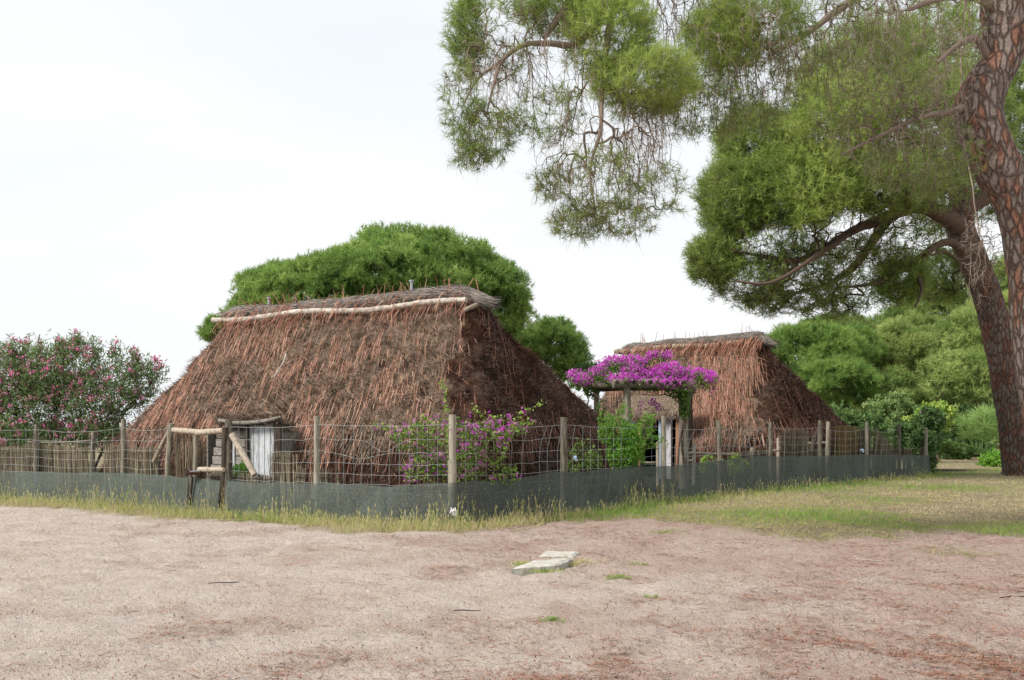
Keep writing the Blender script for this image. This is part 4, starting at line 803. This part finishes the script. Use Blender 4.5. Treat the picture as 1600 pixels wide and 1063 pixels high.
# second pine further back with the wide crown
Yb = 31.
tB = thing('pine_tree', G(1593, 742), 'wide pine with leaning reddish trunk behind the bent one, crown reaching over the smaller hut', 'tree'); tB['kindkey'] = 'b'
trB = [(1593, 742, Yb), (1587, 680, Yb), (1574, 600, Yb), (1558, 520, Yb), (1540, 455, Yb), (1518, 400, Yb), (1500, 352, Yb), (1505, 290, Yb), (1520, 220, Yb+1), (1530, 120, Yb+1)]
rdB = [24, 24, 23, 22, 21, 21, 21, 15, 11, 5]
lB = [([(1505, 360, 31), (1470, 335, 30), (1432, 322, 29), (1390, 338, 28), (1330, 362, 27.5), (1255, 405, 27), (1190, 400, 26.5), (1140, 390, 26)], [15, 13, 11, 9, 7, 5, 3, 1.5]),
      ([(1522, 408, 31), (1480, 378, 30), (1424, 412, 29), (1375, 440, 28.5), (1320, 450, 28)], [8, 6, 5, 3.5, 1.5]),
      ([(1390, 338, 28), (1340, 410, 29), (1300, 440, 29.5), (1240, 460, 30)], [8, 6, 4, 2]),
      ([(1432, 322, 29), (1360, 270, 27), (1290, 260, 26), (1200, 270, 26)], [9, 7, 5, 2]),
      ([(1330, 362, 27.5), (1290, 390, 26), (1210, 440, 25), (1150, 440, 25)], [5, 4, 3, 1.5]),
      ([(1505, 310, 31), (1430, 220, 31), (1340, 170, 31), (1260, 170, 31)], [12, 9, 6, 2]),
      ([(1505, 330, 31), (1600, 270, 32), (1700, 230, 33), (1800, 220, 33)], [13, 9, 6, 3]),
      ([(1510, 300, 31), (1480, 200, 35), (1420, 150, 38)], [11, 7, 3]),
      ([(1424, 412, 29), (1440, 450, 28), (1430, 480, 27.5)], [4, 3, 1.5])]
bB = [('g', 1190, 225, 75, 55, 27, 400), ('g', 1150, 310, 60, 65, 26.5, 420), ('g', 1115, 405, 38, 40, 26.5, 190), ('g', 1240, 290, 85, 65, 26, 480), ('b', 1300, 200, 80, 95, 25.5, 420), ('b', 1280, 290, 60, 70, 25, 160),
      ('g', 1350, 110, 110, 70, 29, 420), ('g', 1440, 200, 140, 100, 28, 700), ('s', 1440, 230, 120, 110, 26, 500), ('g', 1370, 290, 100, 45, 25.5, 330), ('g', 1460, 100, 140, 80, 31, 450), ('g', 1570, 230, 70, 120, 33, 450), ('g', 1480, 320, 50, 50, 33, 150),
      ('s', 1170, 440, 70, 35, 27, 200), ('s', 1200, 470, 40, 20, 28, 100), ('s', 1260, 430, 80, 60, 28, 330), ('s', 1340, 430, 80, 60, 29, 250), ('s', 1290, 485, 60, 12, 29, 60), ('g', 1405, 440, 40, 45, 29, 150), ('s', 1200, 380, 100, 40, 27, 180), ('g', 1470, 430, 45, 45, 33, 200), ('s', 1400, 380, 60, 40, 28, 120),
      ('d', 1250, 400, 130, 60, 27, 200), ('d', 1400, 350, 110, 70, 28, 260), ('d', 1440, 270, 100, 70, 26, 250), ('d', 1540, 400, 35, 60, 28, 130),
      ('g', 1730, 200, 160, 140, 32, 600), ('g', 1500, 80, 250, 60, 36, 500)]
big_pine(tB, trB, rdB, lB, bB, M['barkB'], 11, .21, .015, -.5, .0065, 5, per=5)

# rounded far pines ------------------------------------------------------------
def round_pine(label, lobes, cr, trunk, tr, mat='needle_far', K=10, nl=.26, nw=.03, dens=1., bark='branch', vb=0., group='pines behind the huts'):
    Ym = lobes[0][4]; base = P(trunk[0][0], HZ, trunk[0][2])*A([1, 1, 0]); root = thing('pine_tree', base, label, 'tree', group)
    mb = MB(); q = [P(*t) for t in trunk]; q[0] = base.copy()-A([0, 0, .1]); rr = np.linspace(tr, tr*.6, len(q)); tube(mb, q, rr, 12, step=.25, rough=.2, rs=3)
    L_ = []
    for (px, py, rx, ry, Y) in lobes: L_.append((P(px, py, Y), A([rx, rx*.85, ry])/F*Y))
    CC, RR = [], []
    for k, (c, R) in enumerate(L_):
        area = (R[0]*R[2]+R[0]*R[1]+R[1]*R[2])*4/3*math.pi; n = int(area/(cr*cr)*1.15*dens); d = rdir(n); d = d[(d[:, 1] < .45) & ((d[:, 2] > -.85))]
        p = c+d*R*rng.uniform(.82, 1.0, (len(d), 1)); ok = np.ones(len(p), bool)
        for j, (c2, R2) in enumerate(L_):
            if j != k: ok &= (((p-c2)/R2)**2).sum(1) > .72
        CC.append(p[ok]); RR.append(cr*rng.uniform(.55, 1.3, ok.sum()))
        for p_ in p[ok][::25]: tube(mb, [q[-1], (q[-1]+p_)/2-A([0, 0, .3]), p_], [tr*.28, tr*.15, .02], 5, step=.5)
    CC = np.vstack(CC); RR = np.concatenate(RR); mb.build('trunk', [M[bark]], root)
    m = 46; n = len(CC)*m; ci = np.repeat(np.arange(len(CC)), m); d = rdir(n); d[:, 2] = np.where(d[:, 2] < -.25, -d[:, 2], d[:, 2])
    r = RR[ci]*rng.uniform(.7, 1., n); c = CC[ci]+d*r[:, None]*A([1, 1, .72])
    cv = rng.normal(0, .15, len(CC)); v = np.clip(.42+vb+cv[ci]+.22*d[:, 2]*0+rng.normal(size=n)*.1, 0, 1)
    mb = MB(); tufts(mb, c, unit(d+A([0, 0, .5])), K, nl, nw, v, 0, spread=.7, along=nl*.3)
    for (c0_, R0_) in L_:
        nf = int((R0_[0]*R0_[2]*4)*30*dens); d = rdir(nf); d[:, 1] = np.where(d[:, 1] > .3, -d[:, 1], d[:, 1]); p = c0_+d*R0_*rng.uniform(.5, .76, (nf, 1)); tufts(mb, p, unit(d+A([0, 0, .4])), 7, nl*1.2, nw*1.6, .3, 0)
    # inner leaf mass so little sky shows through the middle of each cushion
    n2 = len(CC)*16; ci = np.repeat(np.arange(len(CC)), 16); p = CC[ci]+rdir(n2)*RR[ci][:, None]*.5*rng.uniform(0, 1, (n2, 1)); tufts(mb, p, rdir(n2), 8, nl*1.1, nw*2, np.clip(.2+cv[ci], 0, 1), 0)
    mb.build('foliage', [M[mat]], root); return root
round_pine('big domed pine rising behind the larger hut', [(648, 470, 150, 103, 42), (500, 480, 128, 66, 41), (733, 476, 88, 72, 41.5), (420, 500, 60, 48, 40), (590, 436, 105, 43, 40), (600, 500, 150, 55, 41.5), (715, 500, 105, 60, 42)], .62, [(600, 700, 43), (595, 600, 43), (610, 520, 43)], .45, vb=.08)
round_pine('small round pine between the two huts', [(862, 555, 45, 48, 46), (835, 570, 40, 45, 46)], .5, [(860, 700, 46), (858, 600, 46)], .2)
round_pine('pine top peeking out left of the ridge of the larger hut', [(345, 520, 26, 16, 44)], .4, [(350, 700, 44), (350, 560, 44)], .2)
W2 = 'pines at the edge of the wood'
round_pine('rounded light green pine just right of the smaller hut', [(1270, 562, 75, 52, 52), (1335, 545, 35, 28, 54), (1240, 540, 35, 18, 52), (1300, 600, 60, 40, 50)], .7, [(1335, 690, 51), (1322, 640, 51), (1300, 600, 51)], .32, 'needle_far', group=W2, nl=.28, nw=.026)
round_pine('dark pine top under the wide crown, second behind the smaller hut', [(1315, 522, 62, 20, 62), (1345, 545, 40, 30, 60)], .7, [(1320, 690, 62), (1320, 560, 62)], .3, 'needle_wood', group=W2, vb=-.12, nl=.3, nw=.03)
round_pine('greyish green pine left of the reddish leaning trunk', [(1400, 570, 60, 55, 56), (1430, 550, 50, 50, 58), (1395, 620, 50, 30, 52)], .8, [(1420, 700, 57), (1410, 600, 57)], .3, 'needle_wood', group=W2, nl=.3, nw=.028, vb=.05)
round_pine('pale drooping pine behind the fan palm and the reddish trunk', [(1515, 560, 55, 65, 50), (1555, 530, 60, 60, 52), (1500, 600, 50, 40, 48)], .8, [(1530, 700, 50), (1530, 600, 50)], .3, 'needle_wood', group=W2, nl=.3, nw=.026, vb=.2)
round_pine('dark bushy pine behind the right end of the fence', [(1460, 500, 60, 40, 62), (1430, 520, 50, 40, 62), (1600, 480, 80, 80, 60)], .9, [(1470, 700, 62), (1470, 560, 62)], .3, 'needle_wood', group=W2, nl=.34, nw=.034, vb=-.08)
round_pine('pine beyond the right edge of the wood', [(1690, 560, 110, 90, 55)], 1., [(1690, 700, 56), (1690, 620, 56)], .3, 'needle_wood', group=W2, nl=.36, nw=.036)

# leafy shrubs ------------------------------------------------------------------
def shrub(name, label, cat, lobes, n, size, asp, mat, stems=10, flowers=None, group=None, v0=.45, vs=.2, sprays=0, up=.3, shell=.3, fl_top=True, base=None, stem_r=.012, dark=.0, tipd=.004):
    c0 = P(lobes[0][0], HZ, lobes[0][4])*A([1, 1, 0]) if base is None else base; root = thing(name, c0, label, cat, group)
    T = []
    for (px, py, rx, ry, Y, wt) in lobes: p, d = blob_pts(px, py, rx, ry, Y, int(stems*wt), rx/F*Y*.8, shell); T.append(p)
    T = np.vstack(T); T[:, 2] = np.maximum(T[:, 2], .05)
    lines = []
    for k in range(5):
        b = c0+np.r_[rng.normal(size=2)*.12, 0]; t = T[rng.integers(len(T))]; lines.append((A([b, b+(t-b)*.35+A([0, 0, .15]), b+(t-b)*.6]), [stem_r*2, stem_r*1.5, stem_r]))
    mb = MB()
    for q, r in lines: tube(mb, q, A(r), 6, step=.15)
    Pn, a, b, r, ends, D_ = grow(lines, T, droop=-.3, tip=tipd, rmax=.03, step=.15); edges_mesh(mb, Pn, a, b, r, 0, .4); mb.build('stems', [M['branch']], root)
    per = max(1, n//len(T)); i = np.repeat(np.arange(len(T)), per); d = D_[ends][i]; s = rng.uniform(-1, .15, len(i)); ls = max(.12, size*3.2)
    p = T[i]+d*(s*ls)[:, None]+rdir(len(i))*size*.5; ld = unit(d*.7+rdir(len(i))*.8+A([0, 0, up]))
    cv = rng.normal(0, vs*.6, len(T))[i]; mb = MB(); leaves(mb, p, size*rng.uniform(.6, 1.15, len(i)), asp, np.clip(v0+cv+rng.normal(size=len(i))*vs*.6, 0, 1), 0, dirs=ld)
    mb.build('leaves', [M[mat]], root)
    if flowers:
        fm, fn, fs, fk, spread, fsel = flowers; ti = rng.permutation(len(T))
        if fsel is not None: ti = A([t for t in ti if fsel(T[t])])
        ti = ti[:fn]; i = np.repeat(ti, fk); p = T[i]+rdir(len(i))*spread*rng.uniform(.2, 1, (len(i), 1))+A([0, 0, spread*.5]); mb = MB(); leaves(mb, p, fs*rng.uniform(.7, 1.2, len(i)), .9, rng.uniform(0, 1, len(i)), 0)
        mb.build('flowers', [M[fm]], root)
    return root
OL = 'oleanders left of the larger hut'
shrub('oleander_bush', 'large pink flowering oleander at the left edge of the photo', 'bush', [(40, 640, 75, 80, 25, 2), (10, 590, 50, 60, 25, 1), (70, 590, 45, 45, 25, .8), (20, 690, 90, 40, 24.5, .8), (-80, 640, 80, 90, 25.5, 1.3), (20, 545, 7, 22, 25, .12), (62, 545, 6, 20, 25, .1), (95, 545, 9, 18, 25, .14), (40, 550, 7, 20, 25.4, .1)], 21000, .15, .2, 'leaf', 480, ('pink', 420, .055, 12, .1, None), OL, stem_r=.02, v0=.4)
shrub('oleander_bush', 'pink flowering oleander with open airy twigs beside the thatched slope', 'bush', [(175, 610, 60, 50, 25, 1), (135, 640, 60, 60, 25, 1.3), (120, 570, 40, 40, 25, .7), (215, 600, 35, 35, 25.2, .5), (150, 680, 60, 25, 24.8, .7), (118, 530, 9, 12, 25, .15), (150, 545, 8, 18, 25, .12), (180, 550, 7, 20, 25, .12), (212, 560, 8, 14, 25, .14), (242, 575, 12, 12, 25, .14)], 12500, .15, .19, 'leaf', 330, ('pink', 330, .055, 10, .1, None), OL, base=P(140, HZ, 25)*A([1, 1, 0]), stem_r=.02, v0=.36)
cB = fence_pt(700)+A([0, .5, 0])
shrub('bougainvillea_bush', 'sprawling magenta bougainvillea climbing through the wire at the corner post', 'bush', [(700, 690, 60, 45, 15.7, 1.2), (650, 685, 38, 30, 15.8, .7), (755, 690, 50, 40, 15.7, 1), (770, 740, 50, 20, 15.8, .5), (665, 730, 45, 25, 15.8, .8), (720, 735, 40, 25, 15.7, .5), (790, 665, 40, 16, 15.8, .35), (635, 676, 30, 10, 15.8, .25)], 4300, .055, .6, 'bleaf', 200, ('magenta', 175, .032, 10, .055, None), base=cB, v0=.5, tipd=.003)
bush0 = [o for o in S.collection.objects if o.name.startswith('bougainvillea_bush')][0]
def spray(root, pts, n, size, lm, fm, nf, rad=.06, parts=('spray_leaves', 'spray_flowers')):
    q = smooth_path([P(*p) for p in pts], .03); mb = MB(); tube(mb, q, np.linspace(.006, .002, len(q)), 4); i = rng.integers(0, len(q), n); leaves(mb, q[i]+rdir(n)*rad*rng.uniform(.1, 1, (n, 1)), size*rng.uniform(.6, 1.1, n), .6, rng.uniform(.45, 1, n), 1)
    if nf: i = rng.integers(int(len(q)*.15), len(q), nf); p = q[i]; p = np.repeat(p+rdir(nf)*rad, 7, 0)+rdir(nf*7)*.03; leaves(mb, p, .028, .9, rng.uniform(0, 1, nf*7), 2)
    mb.build('flowering_spray', [M['branch'], M[lm], M[fm]], root)
for pts, n, nf in (([(700, 700, 15.6), (695, 660, 15.6), (697, 625, 15.6), (690, 596, 15.6)], 130, 4), ([(790, 690, 15.6), (805, 655, 15.5), (825, 640, 15.4), (850, 629, 15.4)], 90, 6), ([(750, 680, 15.6), (770, 655, 15.5), (750, 645, 15.5), (738, 635, 15.5)], 80, 5),
                   ([(660, 690, 15.6), (640, 680, 15.6), (615, 672, 15.5), (584, 662, 15.5)], 110, 9), ([(790, 680, 15.7), (815, 662, 15.7), (838, 660, 15.6)], 70, 2), ([(690, 690, 15.6), (670, 660, 15.6), (660, 651, 15.5)], 60, 3), ([(712, 700, 15.2), (706, 740, 15.1), (700, 690, 15.1), (704, 655, 15.1)], 120, 2), ([(640, 720, 15.5), (637, 748, 15.4)], 20, 3)):
    spray(bush0, pts, n, .055, 'bleaf', 'magenta', nf)
shrub('green_bush', 'bright green feathery bush behind the wire right of the larger hut', 'bush', [(978, 708, 32, 30, 19.3, 2), (965, 675, 30, 25, 19.3, .9), (990, 690, 28, 25, 19.3, .7), (948, 665, 18, 26, 19.3, .2), (1012, 655, 16, 10, 19.3, .08), (1030, 690, 12, 12, 19.4, .08), (1005, 668, 22, 16, 19.4, .2), (975, 650, 14, 25, 19.4, .15)], 10000, .05, .5, 'shrub', 200, base=P(972, HZ, 19.4)*A([1, 1, 0]), v0=.5, tipd=.003)
shrub('green_bush', 'thin straggling green shrub between the wire and the foot of the larger hut', 'bush', [(910, 710, 20, 28, 18.4, 1), (895, 725, 14, 14, 18.2, .4), (930, 720, 18, 20, 18.6, .8)], 900, .05, .5, 'bleaf', 60, base=P(912, HZ, 18.4)*A([1, 1, 0]), tipd=.003)
shrub('green_weed_clump', 'leafy weed clump at the foot of the white plank door', 'plant', [(378, 735, 12, 10, 17.9, 1)], 350, .07, .7, 'shrub', 30, base=P(378, HZ, 17.9)*A([1, 1, 0]))
shrub('green_weed_clump', 'small leafy weed clump in front of the thatch left of the gate', 'plant', [(226, 733, 10, 8, 19.3, 1)], 250, .07, .7, 'shrub', 24, base=P(226, HZ, 19.3)*A([1, 1, 0]))
for px, lab in ((1105, 'weeds seen through the net right of the pergola'), (1150, 'yellowish weeds seen over the net near the low reed screen')):
    shrub('green_weed_clump', lab, 'plant', [(px, 725, 16, 18, 23, 1)], 500, .06, .5, 'bleaf', 40, base=P(px, HZ, 23)*A([1, 1, 0]), v0=.7)
shrub('climber_stump', 'dark ivy clad shrub with a few purple flowers at the end of the fence', 'bush', [(1440, 680, 32, 30, 34, 1.5), (1455, 655, 20, 18, 34, .9), (1420, 672, 25, 15, 34, .6), (1440, 700, 18, 30, 32.3, 1.2), (1445, 725, 10, 18, 32.2, .8)], 12000, .12, .7, 'dleaf', 190, ('magenta', 24, .06, 5, .1, lambda t: t[2] > 1.3), base=P(1445, HZ, 33)*A([1, 1, 0]), v0=.3, stem_r=.03)
BG = 'shrubs along the edge of the wood'
for lab, lobes, n, vv, mt in (('dark shrub under the rounded pine right of the smaller hut', [(1350, 680, 60, 40, 46, 1), (1310, 660, 35, 30, 47, .5)], 12000, .45, 'dleaf'), ('light green shrub between the fence end and the wood', [(1395, 650, 45, 40, 48, 1)], 9000, .85, 'dleaf'),
                          ('bright ivy covered shrub above the fence end', [(1462, 648, 25, 20, 42, 1), (1440, 660, 30, 12, 42, .5)], 7000, .8, 'bleaf'), ('dark shadowy shrub left of the fan palm', [(1490, 660, 45, 45, 55, 1), (1510, 690, 40, 25, 50, .5)], 12000, .2, 'dleaf'),
                          ('low leafy shrub at the foot of the fan palm', [(1495, 708, 22, 12, 47, 1), (1475, 700, 16, 10, 47, .6)], 5000, .6, 'dleaf'), ('bright green weeds beside the leaning trunk', [(1560, 722, 22, 9, 38, 1)], 3500, .6, 'shrub'),
                          ('tall dark shrub behind the leaning trunk', [(1590, 640, 60, 60, 54, 1)], 9000, .35, 'dleaf'), ('dark hedge behind the palm', [(1420, 690, 50, 22, 50, 1)], 8000, .3, 'dleaf'),
                          ('dark bush peeking above the blossoms between the two huts', [(920, 585, 30, 18, 44, 1)], 5000, .4, 'dleaf')):
    shrub('shrub', lab, 'shrub', lobes, n, .17, .55, mt, 160, group=BG, v0=vv, stem_r=.03, base=P(lobes[0][0], HZ, lobes[0][4])*A([1, 1, 0]), tipd=.01)
# far wood closing the gap behind
mb = MB()
for px in list(range(1230, 1900, 14)): 
    p, d = blob_pts(px, 585+rng.uniform(-12, 25), 26, 60, rng.uniform(72, 88), 420, 3, .4); leaves(mb, p, .55, .6, np.clip(.35+rng.normal()*.14+rng.normal(size=len(p))*.15, 0, 1), 0); p, d = blob_pts(px, 650, 26, 34, 76, 200, 3, .4); leaves(mb, p, .5, .6, np.clip(.25+rng.normal(size=len(p))*.15, 0, 1), 0)
tag(mb.build('distant_wood', [M['needle_wood']]), 'far-off green wood closing the view on the right', None, kind='stuff')
mb = MB()
for X0 in np.arange(-190, 60, 3.5):
    c = A([X0, 165+rng.uniform(-8, 8), rng.uniform(.3, .9)]); n = 260; leaves(mb, c+rdir(n)*A([3.5, 3, 1.6])*rng.uniform(.4, 1, (n, 1)), .7, .6, rng.uniform(.1, .6, n), 0)
tag(mb.build('distant_scrub', [M['dleaf']]), 'low far-off scrub along the horizon behind the huts', None, kind='stuff')

# fan palm --------------------------------------------------------------------
pr = thing('fan_palm', P(1538, HZ, 46)*A([1, 1, 0]), 'bushy fan palm with pointed green fans left of the leaning trunk', 'palm'); c0 = np.array(pr.location)
for k in range(46):
    th = rng.uniform(0, 2*math.pi); el = rng.uniform(.15, 1.4); d = A([math.cos(th)*math.cos(el), math.sin(th)*math.cos(el)*.8, math.sin(el)]); ln = rng.uniform(1.0, 1.9)
    h = c0+A([rng.normal()*.25, rng.normal()*.2, .25]); tip = h+d*ln*A([1.0, 1, 1.]); mb = MB(); tube(mb, [h, (h+tip)/2+A([0, 0, .08]), tip], [.02, .015, .012], 5, v=.4, step=.3)
    s = unit(np.cross(d, A([0, 0, 1.]))); upv = np.cross(s, d); m = 22; a = np.linspace(-1.75, 1.75, m)+rng.normal(size=m)*.04
    fd = unit(d*np.cos(a)[:, None]+s*np.sin(a)[:, None]+upv*(.15+rng.normal(size=(m, 1))*.08)+A([0, 0, -.12])); pp = np.tile(tip, (m, 1))
    ribbons(mb, pp, fd, rng.uniform(.55, .8, m), .05, unit(np.cross(fd, upv)), np.clip(rng.normal(.85, .12, m)-(.6 if el < .3 else 0), 0, 1), 0, bend=np.tile(A([0, 0, -.06]), (m, 1)), taper=.1); mb.build('frond', [M['palm']], pr)

# ------------------------------------------------------------------ pergola with bougainvillea
pg = thing('pergola', P(1020, HZ, 25)*A([1, 1, 0]), 'rustic log pergola carrying magenta blossoms before the smaller hut', 'pergola')
def pole(pts, r, mat, nm, v=.5): mb = MB(); tube(mb, [P(*p) for p in pts], r, 12, step=.12, rough=.14, rs=4, v=v); return mb.build(nm, [M[mat]], pg)
zb = lambda px, Y: P(px, HZ, Y)
for px, Y, top, r, mt in ((980, 24, 598, .085, 'post'), (1068, 24.3, 604, .12, 'post'), (932, 26.8, 606, .07, 'darkwood'), (1078, 27.4, 606, .07, 'darkwood')):
    mb = MB(); b = P(px, HZ, Y)*A([1, 1, 0]); tube(mb, [b, P(px, top, Y)], r, 12, step=.15, rough=.13, rs=4, flat=True); mb.build('post', [M[mt]], pg)
pole([(958, 600, 23.9), (1020, 600, 24), (1086, 606, 24.3)], .11, 'post', 'beam'); pole([(925, 608, 26.6), (980, 606, 26.9), (1050, 606, 27.3)], .08, 'darkwood', 'beam')
pole([(980, 594, 23.8), (950, 600, 26), (930, 604, 27.2)], .08, 'post', 'beam'); pole([(1072, 598, 24), (1050, 600, 26), (1035, 602, 27.6)], .08, 'darkwood', 'beam'); pole([(912, 603, 25.6), (975, 603, 25.2), (1075, 602, 25.3)], .07, 'post', 'crossbar')
for k in range(9): pole([(965+k*13, 597, 23.7), (930+k*13.5, 598, 27.3)], .045, 'darkwood', 'slat', rng.uniform())
bv = thing('bougainvillea', P(1068, HZ, 24.7)*A([1, 1, 0]), 'bright magenta bougainvillea spilling over the log pergola', 'climber')
lob = [(912, 590, 24, 11, 25.6, .6), (945, 577, 26, 14, 25.3, .8), (960, 566, 18, 10, 25.2, .4), (988, 566, 22, 12, 25, .8), (985, 578, 26, 12, 24.8, .6), (975, 592, 30, 8, 24.3, .5), (1015, 588, 30, 13, 24.8, .8), (1048, 580, 28, 14, 24.7, 1), (1085, 586, 22, 11, 24.6, .6), (1102, 591, 11, 9, 24.5, .3), (1110, 584, 5, 4, 24.5, .05), (893, 584, 7, 5, 25.6, .08), (1035, 598, 40, 8, 24.3, .5), (1068, 600, 16, 10, 24.2, .3)]
Tt = []; 
for (px, py, rx, ry, Y, wt) in lob: p, d = blob_pts(px, py, rx, ry, Y, int(520*wt), .7, .25); Tt.append(p)
arc = smooth_path([P(*q) for q in ((1005, 580, 24.8), (1008, 562, 24.8), (1022, 553, 24.8), (1046, 556, 24.8))], .03); Tt.append(np.repeat(arc, 5, 0)+rdir(len(arc)*5)*.06)
for px, py, n in ((1058, 615, 8), (1067, 622, 10), (1020, 628, 14), (1027, 636, 10), (1000, 630, 3), (997, 636, 3), (1118, 594, 5), (1118, 610, 4), (1080, 612, 10)): Tt.append(P(px, py, 24.3)+rdir(n)*.07)
Tt = np.vstack(Tt); mb = MB()
keep = fbm(Tt, 2.6, 2, 14) > .40; fl = Tt[keep]; i = np.repeat(np.arange(len(fl)), 6); leaves(mb, fl[i]+rdir(len(i))*.06, rng.uniform(.03, .055, len(i)), .9, rng.uniform(0, 1, len(i)), 0); mb.build('flowers', [M['magenta']], bv)
mb = MB(); n = 8000; i = rng.integers(0, len(Tt), n); leaves(mb, Tt[i]+rdir(n)*.12-A([0, 0, .08]), .06, .6, rng.uniform(0, .6, n), 0)
for px, py, rx, ry, Y, n in ((1070, 635, 8, 26, 24.15, 700), (1060, 615, 18, 10, 24.2, 300), (925, 612, 14, 12, 25.5, 350), (940, 640, 10, 18, 25, 160)): p, d = blob_pts(px, py, rx, ry, Y, n, .15, .2); leaves(mb, p, .065, .6, rng.uniform(0, .45, n), 0)
mb.build('leaves', [M['bleaf']], bv)
for pts, r in (([(1072, 745, 24.1), (1066, 690, 24.1), (1074, 640, 24.1), (1062, 612, 24.2)], [.04, .035, .03, .02]), ([(1058, 740, 24), (1062, 690, 24.05), (1070, 650, 24.1)], [.03, .025, .02]), ([(1062, 630, 24.1), (1045, 618, 24.2), (1020, 618, 24.2), (1000, 616, 24.3)], [.015, .012, .01, .006]), ([(960, 660, 24.2), (945, 630, 24.8), (925, 612, 25.2)], .012), ([(955, 650, 24.5), (938, 625, 25), (915, 608, 25.4)], .01)):
    mb = MB(); q = [P(*t) for t in pts]; tube(mb, q, r, 6, step=.1, rough=.2); mb.build('vine_stem', [M['branch']], bv)
del tA['kindkey']; del tB['kindkey']
